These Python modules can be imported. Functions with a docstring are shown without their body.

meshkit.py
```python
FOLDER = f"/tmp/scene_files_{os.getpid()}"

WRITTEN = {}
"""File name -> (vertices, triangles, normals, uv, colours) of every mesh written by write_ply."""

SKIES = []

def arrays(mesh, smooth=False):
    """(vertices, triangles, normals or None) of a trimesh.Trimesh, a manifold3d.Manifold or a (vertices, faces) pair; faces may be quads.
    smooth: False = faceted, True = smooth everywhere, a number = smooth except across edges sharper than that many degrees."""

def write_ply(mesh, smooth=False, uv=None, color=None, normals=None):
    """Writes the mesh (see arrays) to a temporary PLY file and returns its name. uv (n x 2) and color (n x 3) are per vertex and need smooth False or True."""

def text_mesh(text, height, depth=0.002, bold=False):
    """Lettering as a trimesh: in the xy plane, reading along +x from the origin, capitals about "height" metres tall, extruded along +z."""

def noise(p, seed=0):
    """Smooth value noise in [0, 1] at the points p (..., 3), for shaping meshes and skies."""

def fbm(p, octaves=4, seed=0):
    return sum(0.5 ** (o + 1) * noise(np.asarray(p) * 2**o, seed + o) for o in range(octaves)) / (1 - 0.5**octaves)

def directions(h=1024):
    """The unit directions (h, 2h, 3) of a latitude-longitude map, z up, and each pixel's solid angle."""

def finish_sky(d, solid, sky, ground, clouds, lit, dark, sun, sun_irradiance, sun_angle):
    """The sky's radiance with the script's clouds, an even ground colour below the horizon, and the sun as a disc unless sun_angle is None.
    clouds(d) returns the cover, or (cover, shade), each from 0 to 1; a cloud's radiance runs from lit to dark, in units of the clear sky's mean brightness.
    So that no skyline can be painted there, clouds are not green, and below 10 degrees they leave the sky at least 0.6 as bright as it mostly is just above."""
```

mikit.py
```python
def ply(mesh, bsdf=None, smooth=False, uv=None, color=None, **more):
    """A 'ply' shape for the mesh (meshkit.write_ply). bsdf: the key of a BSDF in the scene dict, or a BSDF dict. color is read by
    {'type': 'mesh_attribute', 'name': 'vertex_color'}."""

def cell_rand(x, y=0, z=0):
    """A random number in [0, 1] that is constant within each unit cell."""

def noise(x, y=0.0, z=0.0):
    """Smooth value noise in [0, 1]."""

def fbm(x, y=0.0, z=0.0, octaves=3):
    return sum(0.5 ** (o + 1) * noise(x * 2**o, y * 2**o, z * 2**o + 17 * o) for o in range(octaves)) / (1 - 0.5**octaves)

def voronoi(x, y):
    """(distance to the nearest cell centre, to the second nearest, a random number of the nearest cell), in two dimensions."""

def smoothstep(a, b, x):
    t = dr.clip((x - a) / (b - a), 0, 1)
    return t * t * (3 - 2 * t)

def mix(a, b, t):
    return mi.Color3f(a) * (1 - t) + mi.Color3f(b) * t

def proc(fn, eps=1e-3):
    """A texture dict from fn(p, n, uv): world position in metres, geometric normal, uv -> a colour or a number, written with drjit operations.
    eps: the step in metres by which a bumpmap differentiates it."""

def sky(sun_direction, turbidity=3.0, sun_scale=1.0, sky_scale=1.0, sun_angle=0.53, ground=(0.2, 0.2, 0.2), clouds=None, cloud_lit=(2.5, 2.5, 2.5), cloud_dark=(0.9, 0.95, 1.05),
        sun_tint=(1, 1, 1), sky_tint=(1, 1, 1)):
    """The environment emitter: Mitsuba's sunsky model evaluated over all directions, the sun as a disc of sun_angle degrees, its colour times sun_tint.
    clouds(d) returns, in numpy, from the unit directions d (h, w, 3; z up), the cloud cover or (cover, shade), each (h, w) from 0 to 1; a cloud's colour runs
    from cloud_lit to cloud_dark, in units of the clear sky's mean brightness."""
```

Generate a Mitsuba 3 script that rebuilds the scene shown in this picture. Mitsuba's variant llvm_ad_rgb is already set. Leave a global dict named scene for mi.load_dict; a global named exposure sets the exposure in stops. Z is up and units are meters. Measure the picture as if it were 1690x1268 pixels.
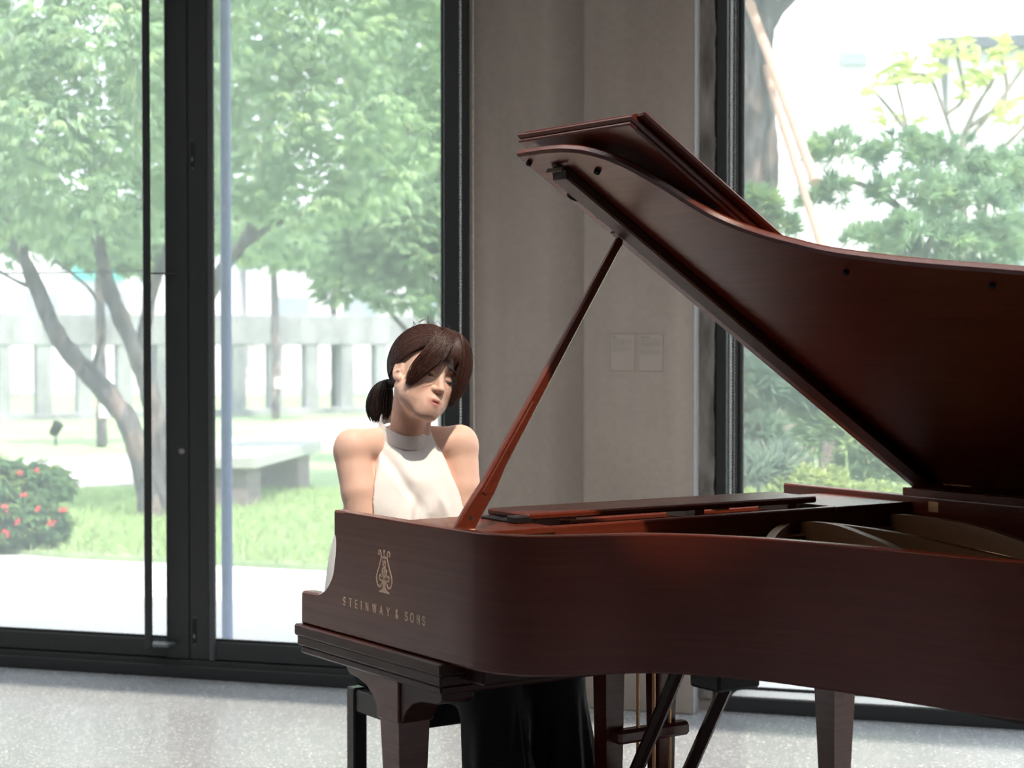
import math, random
import numpy as np, trimesh, drjit as dr, mitsuba as mi
import mikit, meshkit
from shapely.geometry import Polygon, LineString, Point, box as sbox
from shapely.ops import unary_union
from scipy.spatial import ConvexHull

T = mi.ScalarTransform4f
scene, labels = {}, {}
# ---------------------------------------------------------------- camera, sky, sun, exposure
PITCH = math.atan(74 / 3000)
CAM_Z = 1.41
scene['camera'] = {
    'type': 'thinlens', 'fov': 2 * math.degrees(math.atan(845 / 3000)), 'fov_axis': 'x',
    'aperture_radius': 0.0062, 'focus_distance': 4.3, 'near_clip': 0.05, 'far_clip': 500.0,
    'to_world': T().look_at(origin=[0, 0, CAM_Z], target=[0, math.cos(PITCH), CAM_Z - math.sin(PITCH)], up=[0, 0, 1]),
}
SUN = np.array([0.25, -0.48, 0.84])
scene['sky'] = mikit.sky(SUN, turbidity=4.0, sun_scale=0.70, sky_scale=1.0, sun_angle=1.4, sun_tint=(.94, 1.0, 1.13), ground=(0.3, 0.3, 0.28),
                         clouds=lambda d: (0.55 + 0.45 * meshkit.fbm(d * 3.0, 4), 0.2 * meshkit.fbm(d * 4.0 + 5, 3)),
                         cloud_lit=(4.7, 4.8, 4.95), cloud_dark=(3.2, 3.3, 3.5))
exposure = 2.55

# ---------------------------------------------------------------- helpers
rng = np.random.default_rng(7)
ROOM_A = math.atan2(-0.3002, 0.9539)
ROOM = trimesh.transformations.rotation_matrix(ROOM_A, [0, 0, 1]); ROOM[:3, 3] = [0, 7.108, 0]
PIANO = np.eye(4); PIANO[:3, :3] = np.array([[0.5596, -0.8288, 0], [0.8288, 0.5596, 0], [0, 0, 1]]).T; PIANO[:3, 3] = [-0.428, 4.354, 0]


def at(x, y, Y):
    """The point at depth Y that the photograph shows at pixel (x, y)."""
    a, b, c = (x - 845) / 3000, 1.0, -(y - 634) / 3000
    cs, sn = math.cos(PITCH), math.sin(PITCH)
    d = np.array([a, b * cs + c * sn, -b * sn + c * cs])
    return np.array([0, 0, CAM_Z]) + d * Y / d[1]


def tm(v, f): return trimesh.Trimesh(np.asarray(v, float), np.asarray(f), process=False)
def cat(ms): return trimesh.util.concatenate(list(ms))


def xf(mesh, m):
    mesh = mesh.copy(); mesh.apply_transform(m); return mesh


def add(key, mesh, bsdf, label=None, category=None, group=None, kind=None, smooth=30, m=None, color=None):
    if m is not None: mesh = xf(mesh, m)
    k, n = key, 0
    while k in scene:
        n += 1; k = f'{key}_{n:03d}'
    scene[k] = mikit.ply(mesh, bsdf, smooth=smooth, color=color)
    note(k, label, category, group, kind)
    return k


def note(k, label=None, category=None, group=None, kind=None):
    d = {a: b for a, b in (('label', label), ('category', category), ('group', group), ('kind', kind)) if b}
    if d: labels[k] = {**labels.get(k, {}), **d}


def thing(key, label, category, group=None):
    k, n = key, 0
    while k in labels or k in scene:
        n += 1; k = f'{key}_{n:03d}'
    note(k, label, category, group); return k


def bx(x0, x1, y0, y1, z0, z1, b=0.003):
    b = min(b, (x1 - x0) / 3, (y1 - y0) / 3, (z1 - z0) / 3)
    p = []
    for x, sx in ((x0, 1), (x1, -1)):
        for y, sy in ((y0, 1), (y1, -1)):
            for z, sz in ((z0, 1), (z1, -1)):
                p += [(x + sx * b, y + sy * b, z), (x + sx * b, y, z + sz * b), (x, y + sy * b, z + sz * b)]
    return hull(p)


def hull(p):
    m = trimesh.convex.convex_hull(np.asarray(p, float)); return m


def flat(x0, x1, y0, y1, z0, z1):
    m = trimesh.creation.box([x1 - x0, y1 - y0, z1 - z0]); m.apply_translation([(x0 + x1) / 2, (y0 + y1) / 2, (z0 + z1) / 2]); return m


def slab(poly, z0, z1, b=0.003, axes=None):
    """A polygon extruded from z0 to z1 with chamfered edges; axes maps its (x, y, z) columns elsewhere."""
    if not isinstance(poly, Polygon): poly = Polygon(poly)
    poly = poly if poly.exterior.is_ccw else Polygon(list(poly.exterior.coords)[::-1], [list(r.coords) for r in poly.interiors])
    rings = [np.array(poly.exterior.coords)[:-1]] + [np.array(r.coords)[:-1] for r in poly.interiors]
    rings = [r if i == 0 else (r[::-1] if Polygon(r).exterior.is_ccw else r) for i, r in enumerate(rings)]

    def inset(r, d):
        e = np.roll(r, -1, 0) - r; e /= np.linalg.norm(e, axis=1, keepdims=True) + 1e-12
        nn = np.stack([-e[:, 1], e[:, 0]], 1); pn = np.roll(nn, 1, 0)
        s = nn + pn; s /= np.maximum((s * nn).sum(1, keepdims=True), 0.35)
        return r + s * d
    levels = [(z0, b), (z0 + b, 0), (z1 - b, 0), (z1, b)] if b > 0 else [(z0, 0), (z1, 0)]
    V, F, n0 = [], [], 0
    for r in rings:
        n = len(r)
        for z, d in levels: V.append(np.c_[inset(r, d), np.full(n, z)])
        i = np.arange(n); j = (i + 1) % n
        for k in range(len(levels) - 1):
            a = n0 + k * n
            F += [np.stack([a + i, a + j, a + n + j], 1), np.stack([a + i, a + n + j, a + n + i], 1)]
        n0 += n * len(levels)
    V = np.vstack(V)
    caps = Polygon(inset(rings[0], b), [inset(r, b) for r in rings[1:]])
    v2, f2 = trimesh.creation.triangulate_polygon(caps, engine='earcut')
    if len(f2):
        t = v2[f2]; area = np.cross(t[:, 1] - t[:, 0], t[:, 2] - t[:, 0])
        f2 = np.where((area < 0)[:, None], f2[:, ::-1], f2)
        for z, flip in ((z0, True), (z1, False)):
            F.append((f2[:, ::-1] if flip else f2) + len(V)); V = np.vstack([V, np.c_[v2, np.full(len(v2), z)]])
    m = tm(V, np.vstack(F))
    if axes is not None:
        m.vertices = m.vertices[:, axes[0]] * np.array(axes[1])
        if np.linalg.det(np.eye(3)[:, axes[0]] * np.array(axes[1])) < 0: m.faces = m.faces[:, ::-1]
    return m


UZ = ([0, 2, 1], [1, 1, 1])      # polygon in (u, z), thickness along v


def sweep(path, section, closed=False):
    """Sweeps a closed section [(offset to the left of the path, z)] along a flat path."""
    p = np.asarray(path, float)
    t = np.gradient(p, axis=0) if not closed else (np.roll(p, -1, 0) - np.roll(p, 1, 0))
    t /= np.linalg.norm(t, axis=1, keepdims=True); nrm = np.stack([-t[:, 1], t[:, 0]], 1)
    s = np.asarray(section, float); k = len(s); n = len(p)
    V = np.concatenate([np.repeat(p[:, None], k, 1) + nrm[:, None] * s[None, :, :1], np.broadcast_to(s[None, :, 1:], (n, k, 1))], 2).reshape(-1, 3)
    i, j = np.meshgrid(np.arange(n if closed else n - 1), np.arange(k), indexing='ij'); i2 = (i + 1) % n; j2 = (j + 1) % k
    q = np.stack([i * k + j, i2 * k + j, i2 * k + j2, i * k + j2], -1).reshape(-1, 4)
    F = np.vstack([q[:, [0, 1, 2]], q[:, [0, 2, 3]]])
    if not closed:
        v2, f2 = trimesh.creation.triangulate_polygon(Polygon(s), engine='earcut')
        # same vertex order as the section
        idx = np.array([np.argmin(((s - a) ** 2).sum(1)) for a in v2]); f2 = idx[f2]
        F = np.vstack([F, f2, f2[:, ::-1] + (n - 1) * k])
    m = tm(V, F); m.fix_normals(); return m


def rrect(o0, o1, z0, z1, b=0.004):
    return [(o0 + b, z0), (o1 - b, z0), (o1, z0 + b), (o1, z1 - b), (o1 - b * .3, z1 - b * .3), (o1 - b, z1), (o0 + b, z1), (o0 + b * .3, z1 - b * .3), (o0, z1 - b), (o0, z0 + b)]


def tube(points, radii, sides=8, caps=True):
    p = np.asarray(points, float); n = len(p)
    t = np.gradient(p, axis=0); t /= np.linalg.norm(t, axis=1, keepdims=True) + 1e-12
    a = np.cross(t[0], [0, 0, 1.0] if abs(t[0, 2]) < .9 else [1.0, 0, 0]); A = []
    for k in range(n):
        a = a - t[k] * (a @ t[k]); a /= np.linalg.norm(a) + 1e-12; A.append(a)
    A = np.array(A); B = np.cross(t, A); ang = np.arange(sides) * 2 * np.pi / sides
    r = np.broadcast_to(radii, (n,))
    V = (p[:, None] + r[:, None, None] * (np.cos(ang)[None, :, None] * A[:, None] + np.sin(ang)[None, :, None] * B[:, None])).reshape(-1, 3)
    i, j = np.meshgrid(np.arange(n - 1), np.arange(sides), indexing='ij'); j2 = (j + 1) % sides
    q = np.stack([i * sides + j, i * sides + j2, (i + 1) * sides + j2, (i + 1) * sides + j], -1).reshape(-1, 4)
    F = [q[:, [0, 1, 2]], q[:, [0, 2, 3]]]
    if caps:
        k = np.arange(1, sides - 1); z = np.zeros_like(k)
        F += [np.stack([z, k + 1, k], 1), np.stack([z, k, k + 1], 1) + (n - 1) * sides]
    return tm(V, np.vstack(F))


def catmull(P, n=8):
    P = np.asarray(P, float); Q = np.vstack([2 * P[0] - P[1], P, 2 * P[-1] - P[-2]]); out = []
    for k in range(1, len(Q) - 2):
        t = np.linspace(0, 1, n, endpoint=False)[:, None]
        a, b, c, d = Q[k - 1], Q[k], Q[k + 1], Q[k + 2]
        out.append(.5 * (2 * b + (c - a) * t + (2 * a - 5 * b + 4 * c - d) * t ** 2 + (3 * b - a - 3 * c + d) * t ** 3))
    return np.vstack(out + [P[-1:]])


def lathe(profile, sides=24):
    """Profile [(r, z)] around z."""
    return trimesh.creation.revolve(np.asarray(profile, float), sections=sides)


def ball(c, r, sub=2):
    m = trimesh.creation.icosphere(sub); m.apply_scale(r); m.apply_translation(c); return m


def bars(segs, w, h):
    """Thin bars between points of the xy plane (print, decals)."""
    return cat([flat(-np.hypot(*(np.subtract(b, a))) / 2, np.hypot(*(np.subtract(b, a))) / 2, -w / 2, w / 2, 0, h).apply_transform(
        trimesh.transformations.translation_matrix([(a[0] + b[0]) / 2, (a[1] + b[1]) / 2, 0]) @ trimesh.transformations.rotation_matrix(math.atan2(b[1] - a[1], b[0] - a[0]), [0, 0, 1])) for a, b in segs])


# ---------------------------------------------------------------- materials
def rgb(*c): return {'type': 'rgb', 'value': list(c)}
def prin(c, rough=.5, **k):
    c = rgb(*c) if isinstance(c, (tuple, list)) else c
    return {'type': 'principled', 'base_color': c, 'roughness': rough, **k}
def two(b): return {'type': 'twosided', 'bsdf': b}
VC = {'type': 'mesh_attribute', 'name': 'vertex_color'}
cl, cr = mikit.fbm, mikit.mix


def local(p):
    x, y = p.x + 0.428, p.y - 4.354
    return x * .5596 - y * .8288, x * .8288 + y * .5596, p.z


def wood_fn(dark, lit):
    def fn(p, n, uv):
        a, b, z = local(p)
        up = dr.abs(n.z) > .6
        st = dr.select(up, b, z) ; al = dr.select(up, a, a + b)
        g = cl(al * 5 + 3 * cl(st * 9, al * .8), st * 190, 2.0, octaves=3)
        s = cl(al * 1.6, st * 14, 7.0, octaves=2)
        return cr(dark, lit, dr.clip(.45 * g + .28 * s + .14, 0, 1))
    return fn


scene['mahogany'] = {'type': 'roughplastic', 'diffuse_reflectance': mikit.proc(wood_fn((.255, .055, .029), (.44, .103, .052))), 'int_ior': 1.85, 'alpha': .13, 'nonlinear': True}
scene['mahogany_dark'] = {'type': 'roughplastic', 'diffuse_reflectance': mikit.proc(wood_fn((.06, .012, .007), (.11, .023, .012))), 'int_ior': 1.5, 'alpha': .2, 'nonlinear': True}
scene['black_wood'] = prin((.012, .010, .010), .35)
scene['brass'] = {'type': 'roughconductor', 'material': 'Cu', 'alpha': .25, 'specular_reflectance': rgb(.85, .75, .5)}
scene['dark_brass'] = prin((.10, .07, .045), .4, metallic=.6)
scene['bronze'] = prin((.17, .078, .030), .42, metallic=.5)
scene['steel'] = {'type': 'roughconductor', 'material': 'Cr', 'alpha': .2}
scene['decal'] = prin((.58, .39, .29), .6)
scene['spruce'] = prin((.32, .18, .08), .5)
scene['felt_black'] = prin((.01, .01, .01), .9)
scene['ivory'] = prin((.78, .75, .68), .3)
scene['ebony'] = prin((.012, .012, .012), .3)
scene['frame_metal'] = prin((.030, .032, .033), .42, specular=.45)
scene['frame_pale'] = prin((.16, .17, .185), .4)
scene['dark_gap'] = prin((.006, .006, .006), .6)
scene['glass'] = {'type': 'blendbsdf', 'weight': .22, 'clear': {'type': 'thindielectric', 'int_ior': 1.5},
                  'dust': {'type': 'principledthin', 'base_color': rgb(.84, .93, .96), 'roughness': .9, 'diff_trans': 1.5, 'spec_trans': 0.0}}
scene['glass_clear'] = {**scene['glass'], 'weight': .19}
scene['roof_glass'] = {'type': 'thindielectric', 'int_ior': 1.5, 'specular_transmittance': rgb(.95, .94, .91)}
scene['white_paint'] = prin((.75, .75, .74), .6)
scene['strip_pale'] = prin((.50, .51, .53), .5)
scene['paper'] = {'type': 'diffuse', 'reflectance': rgb(.50, .437, .396)}
scene['ink'] = {'type': 'diffuse', 'reflectance': rgb(.24, .21, .19)}
scene['plaster'] = prin((.22, .22, .215), .8)
scene['dark_wall'] = prin((.07, .07, .068), .8)
scene['bead_grey'] = prin((.45, .45, .44), .5)
scene['cord_white'] = prin((.82, .82, .80), .5)
scene['frame_mid'] = prin((.075, .078, .083), .4)


def concrete_fn(p, n, uv):
    s = p.x * .9539 - p.y * .3002
    big = cl(s * 1.3, p.z * .9, 3.0, octaves=4); fine = cl(s * 60, p.z * 60, p.y * 60, octaves=2)
    streak = cl(s * 9, p.z * .35, 11.0, octaves=3)
    pit = 0 * .5 * mikit.smoothstep(.84, .89, mikit.noise(s * 75, p.z * 60, 5.0)) * mikit.smoothstep(.55, .7, mikit.noise(s * 4, p.z * 3, 9.0))
    c = cr((.355, .298, .262), (.555, .485, .432), dr.clip(.25 + .55 * (big - .5) * 2 + .35 * (streak - .5) * 2 + .25 * (fine - .5), 0, 1))
    return cr(c, (.10, .085, .075), .6 * pit)


scene['concrete'] = two({'type': 'diffuse', 'reflectance': mikit.proc(concrete_fn)})


def rough_fn(p, n, uv):
    s = p.x * .9539 - p.y * .3002
    return cr((.15, .138, .128), (.42, .385, .36), dr.clip(cl(s * 25, p.z * 7, 1.0, octaves=4) * 1.7 - .4, 0, 1))


scene['rough_concrete'] = two({'type': 'diffuse', 'reflectance': mikit.proc(rough_fn)})


def terrazzo_fn(p, n, uv):
    d1, d2, c1 = mikit.voronoi(p.x * 135, p.y * 135)
    e1, e2, c2 = mikit.voronoi(p.x * 60 + 7, p.y * 60 + 3)
    base = cr((.25, .272, .30), (.31, .333, .358), cl(p.x * 1.5, p.y * 1.5, octaves=3))
    chip = mikit.smoothstep(.36, .30, d1)
    tone = dr.select(c1 > .78, mi.Color3f(.58, .60, .62), dr.select(c1 > .45, mi.Color3f(.34, .355, .375), mi.Color3f(.22, .22, .225)))
    c = base * (1 - chip * .75) + tone * (chip * .75)
    big = mikit.smoothstep(.30, .24, e1) * dr.select(c2 > .72, 1.0, 0.0)
    return c * (1 - .8 * big) + mi.Color3f(.62, .64, .65) * (.8 * big)


scene['terrazzo'] = prin(mikit.proc(terrazzo_fn), .24, specular=.5)
# ================================================================ the room (frame: s along the window wall, d outwards, z up)
H = 3.6
def room(key, mesh, bsdf, label=None, smooth=30, **k):
    return add(key, mesh, bsdf, label, smooth=smooth, m=ROOM, **({'kind': 'structure'} if '__' not in key else {}) | k)


floor_v = [(-9.5, -13), (9.5, -13), (9.5, -.02), (-9.5, -.02)]
room('floor', flat(-9.5, 9.5, -13, .10, -.12, 0), 'terrazzo', 'pale grey speckled terrazzo floor of the hall')
# roof with a long glazed strip
cat_ceiling = cat([flat(-9.5, 9.5, -13, -4.36, H, H + .25), flat(-9.5, 9.5, -1.99, .5, H, H + .25), flat(-9.5, -8.2, -4.36, -1.99, H, H + .25), flat(8.2, 9.5, -4.36, -1.99, H, H + .25)])
room('ceiling', cat_ceiling, 'plaster', 'pale plaster ceiling of the hall with a glazed strip')
room('window_3', flat(-8.2, 8.2, -4.36, -1.99, H + .12, H + .121), 'roof_glass', 'glazed strip in the ceiling above the piano', smooth=False)
# walls out of view
room('wall_left', flat(-9.5, -9.3, -13, .3, 0, H), 'dark_wall', 'concrete wall at the left end of the hall')
room('wall_right', flat(9.3, 9.5, -13, .3, 0, H), 'dark_wall', 'concrete wall at the right end of the hall')
room('wall_front', cat([flat(-9.5, 9.5, -13.2, -13, 0, H)]), 'dark_wall', 'concrete wall behind the photographer')
# window wall: concrete between the two glazed bays, the column standing proud of it
HEAD = 3.1
room('wall_back', cat([flat(-.175, .80, 0, .25, 0, HEAD), flat(-9.5, 9.5, 0, .25, HEAD, H), flat(-9.5, -4.6, 0, .25, 0, HEAD), flat(5.2, 9.5, 0, .25, 0, HEAD)]), 'concrete', 'smooth grey-brown concrete wall between the glazed doors and the column')
room('wall_column', bx(.316, .743, -.10, .02, 0, H, .004), 'concrete', 'smooth grey concrete column carrying two small notices', smooth=False)
room('trim_3', bx(.7425, .7455, -.0985, .002, 0, HEAD, .001), 'strip_pale', 'pale strip up the right side of the column', smooth=False)
# rough broken edge beside the right window
r0 = np.random.default_rng(3); zz = np.linspace(0.05, HEAD - .01, 330)
edge = .802 + .014 * (meshkit.fbm(np.c_[zz * 14, zz * 0, zz * 0], 5) - .45)
poly = [(.744, .05)] + [(e, z) for e, z in zip(edge, zz)] + [(.744, HEAD - .01)]
room('trim_1', slab(poly, -.014, .01, 0, UZ), 'rough_concrete', 'rough unfinished concrete edge beside the right window', smooth=False)


def frame_bars(parts): return cat([bx(*p) for p in parts])


# --- left glazed bay: two tall door leaves in a threshold
def leaf(key, s0, s1, stile_l, stile_r, label):
    t = thing(key, label, None); labels[t]['kind'] = 'structure'; labels[t].pop('category', None)
    room(t + '__frame', frame_bars([(s0, s0 + stile_l, 0, .06, .078, HEAD - .05, .004), (s1 - stile_r, s1, 0, .06, .078, HEAD - .05, .004),
                                    (s0, s1, .005, .055, .078, .158, .006), (s0, s1, .005, .055, HEAD - .2, HEAD - .05, .006)]), 'frame_metal')
    room(t + '__gasket', cat([flat(s0 + stile_l, s1 - stile_r, .02, .04, .158, .166), flat(s1 - stile_r - .006, s1 - stile_r, .02, .04, .158, HEAD - .2), flat(s0 + stile_l, s0 + stile_l + .006, .02, .04, .158, HEAD - .2)]), 'dark_gap')
    room(t + '__pane', flat(s0 + stile_l - .01, s1 - stile_r + .01, .030, .0305, .15, HEAD - .19), 'glass', smooth=False)
    return t


dl = leaf('door_1', -2.95, -1.409, .09, .105, 'tall dark-framed glass door leaf with a full-height pull bar')
dr_ = leaf('door_2', -1.405, -.272, .09, .025, 'tall dark-framed glass door leaf beside the concrete wall')
leaf('door_3', -4.5, -2.955, .1, .09, 'dark-framed glass door leaf at the far left')
room(dr_ + '__stile_nosing', cat([tube([(-1.302, .005, .08), (-1.302, .005, HEAD - .06)], .015, 12)]), 'frame_mid', 'pale rounded edge of the door stile', smooth=40)
for z, tag in ((1.41 + (560 - 255) * 7.5 / 3000, 'a'), (1.41 + (560 - 1045) * 7.5 / 3000, 'b')):
    room(dr_ + '__flush_bolt', bx(-1.392, -1.372, -.002, .004, z - .05, z + .05, .001), 'dark_gap', 'dark flush bolt recess')
    room(dr_ + '__bolt_slide', bx(-1.386, -1.378, -.005, .0, z - .03, z - .012, .001), 'frame_pale', 'small grey bolt slide')
    for dz in (-.058, .058):
        room(dr_ + '__screw', ball((-1.382, -.001, z + dz), .0028, 1), 'frame_pale', 'tiny screw head')
c = lathe([(0, -.006), (.011, -.006), (.013, -.003), (.013, .002), (0, .002)], 20)
c.apply_transform(trimesh.transformations.rotation_matrix(-math.pi / 2, [1, 0, 0])); c.apply_translation((-1.437, -.001, .945))
room(dl + '__lock_cylinder', c, 'steel', 'small round steel lock cylinder')
# pull bar with its brackets
room(dl + '__handle', frame_bars([(-1.571, -1.539, -.085, -.065, .125, HEAD - .12, .005)]), 'frame_metal')
room(dl + '__handle_bracket', bx(-1.571, -1.470, -.075, .01, .135, .147, .003), 'frame_pale', 'pale bracket at the foot of the pull bar')
room(dl + '__handle_bracket', tube([(-1.555, -.075, 1.682), (-1.46, .0, 1.682)], .004, 8), 'frame_metal')
room('trim_4', cat([bx(-4.6, -.175, -.02, .09, 0, .055, .006), bx(-4.6, -.175, -.005, .08, .05, .076, .004)]), 'frame_metal', 'dark metal threshold under the glass doors')
room('trim_2', cat([bx(-.276, -.175, -.025, .10, 0, HEAD, .004), bx(-4.7, -.175, -.01, .10, HEAD - .05, HEAD, .004), bx(-4.7, -4.5, -.01, .1, 0, HEAD, .004)]), 'frame_metal', 'wide dark metal jamb between the glass doors and the concrete wall', smooth=False)
# --- right window: deep frame, glass set back
w2 = thing('window_1', 'tall fixed window with a deep dark metal frame, right of the column', None); labels[w2]['kind'] = 'structure'
room(w2 + '__jamb', cat([bx(.808, .848, -.006, .19, .0, HEAD, .003), bx(5.0, 5.2, -.006, .19, 0, HEAD, .003)]), 'frame_metal')
room(w2 + '__jamb_lining', cat([bx(.846, .8545, .03, .075, .06, HEAD, .002)]), 'frame_pale', 'pale grey channel for the blind')
room(w2 + '__guide_rail', cat([bx(.852, .868, .098, .118, .06, HEAD, .002), bx(.858, .880, .125, .145, .06, HEAD, .002)]), 'frame_metal', 'dark guide rails')
room(w2 + '__edge_strip', bx(.880, .889, .135, .147, .06, HEAD, .001), 'frame_pale', 'pale strip along the glass edge')
room(w2 + '__sill', bx(.80, 5.2, -.006, .17, .0, .058, .004), 'frame_metal', 'dark metal sill')
room(w2 + '__sill_cover', bx(.87, 5.19, .008, .135, .058, .061, .001), 'white_paint', 'pale ledge on the sill')
room(w2 + '__gasket', flat(.87, 5.1, .139, .146, .058, .072), 'dark_gap')
room(w2 + '__head', bx(.80, 5.2, -.006, .19, HEAD - .08, HEAD, .004), 'frame_metal')
room(w2 + '__pane', flat(.86, 5.1, .150, .1505, .055, HEAD - .05), 'glass_clear', smooth=False)


# --- blind chains and a cord
def chain(s, d, z0, z1, r, step, label, mat='cord_white'):
    t = thing('blind_chain', label, 'blind chain', 'bead chains of the window blinds')
    b = ball((0, 0, 0), r, 1); n = int((z1 - z0) / step)
    V = np.concatenate([b.vertices + [s, d, z0 + k * step] for k in range(n)]); F = np.concatenate([b.faces + k * len(b.vertices) for k in range(n)])
    room(t + '__bead', tm(V, F), mat, smooth=True, kind='stuff')
    room(t + '__string', tube([(s, d, z0), (s, d, z1)], r * .35, 6), mat)


chain(-.197, -.045, .55, HEAD - .06, .0044, .0125, 'white bead chain hanging on the dark jamb behind the pianist')
chain(.853, .055, .35, HEAD - .06, .0046, .0125, 'brighter bead chain at the left edge of the right window')
chain(.8625, .082, .35, HEAD - .06, .0034, .0115, 'thinner greyish bead chain beside the brighter one at the right window', 'bead_grey')
add('hanging_cord', tube([(-.150, -.03, HEAD - .06), (-.1495, -.03, 2.0), (-.148, -.03, 1.3), (-.143, -.03, .72)], .0017, 6), 'cord_white', 'thin white cord hanging against the concrete wall beside the dark jamb', 'cord', m=ROOM)


# --- the two notices on the column
def notice(sc, lines, title_w, label):
    t = thing('notice', label, 'notice', 'small notices on the column')
    x0, x1, z0, z1 = sc - .046, sc + .046, 1.291, 1.4285
    room(t + '__card', bx(x0, x1, -.1045, -.1005, z0, z1, .0008), 'paper', smooth=False)
    rr = np.random.default_rng(int(sc * 1000)); segs = []
    room(t + '__title', cat([flat(x0 + .007, x0 + .007 + title_w, -.1052, -.1045, z1 - .0125, z1 - .0095)]), 'ink', 'short bold title line', smooth=False)
    for zl, wl in lines:
        x = x0 + .007
        while x < x0 + .007 + wl * .078:
            w = min(rr.uniform(.003, .010), x0 + .007 + wl * .078 - x)
            if w > .001: segs.append(flat(x, x + w, -.1050, -.1045, z1 - zl - .0013, z1 - zl))
            x += w + .0012
    room(t + '__print', cat(segs), 'ink', 'rows of small illegible print', smooth=False, kind='stuff')


notice(.316 + .155, [(.0215 + .0058 * k, w) for k, w in enumerate((1, 1, 1, .82))] + [(.051 + .0058 * k, w) for k, w in enumerate((1, 1, .58))], .018, 'small printed card on the column, left of the pair, with the shorter title')
notice(.316 + .264, [(.0205 + .0053 * k, w) for k, w in enumerate((1, .64, 1, 1, 1, .62))] + [(.057 + .0053 * k, w) for k, w in enumerate((1, 1, 1, .92))], .034, 'small printed card on the column, right of the pair, with the longer title')
# ================================================================ outdoors
def plaza_fn(p, n, uv):
    g = cl(p.x * 2, p.y * 2, octaves=4); f = cl(p.x * 40, p.y * 40, octaves=2)
    return cr((.66, .66, .66), (.80, .80, .80), dr.clip(.6 * g + .4 * f, 0, 1))
def grass_fn(p, n, uv):
    g = cl(p.x * 1.1, p.y * 1.1, octaves=4); f = cl(p.x * 30, p.y * 30, octaves=2)
    return cr((.24, .36, .20), (.48, .60, .36), dr.clip(.75 * g + .5 * f - .15, 0, 1))
def bark_fn(p, n, uv):
    f = dr.clip(cl(p.x * 26, p.y * 26, p.z * 7, octaves=4) * 2.0 - .5, 0, 1)
    patch = mikit.smoothstep(.52, .62, cl(p.x * 9, p.y * 9, p.z * 3.5, octaves=3))
    return cr(cr((.07, .07, .078), (.22, .215, .225), f), cr((.13, .105, .10), (.33, .28, .27), f), patch)
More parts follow.
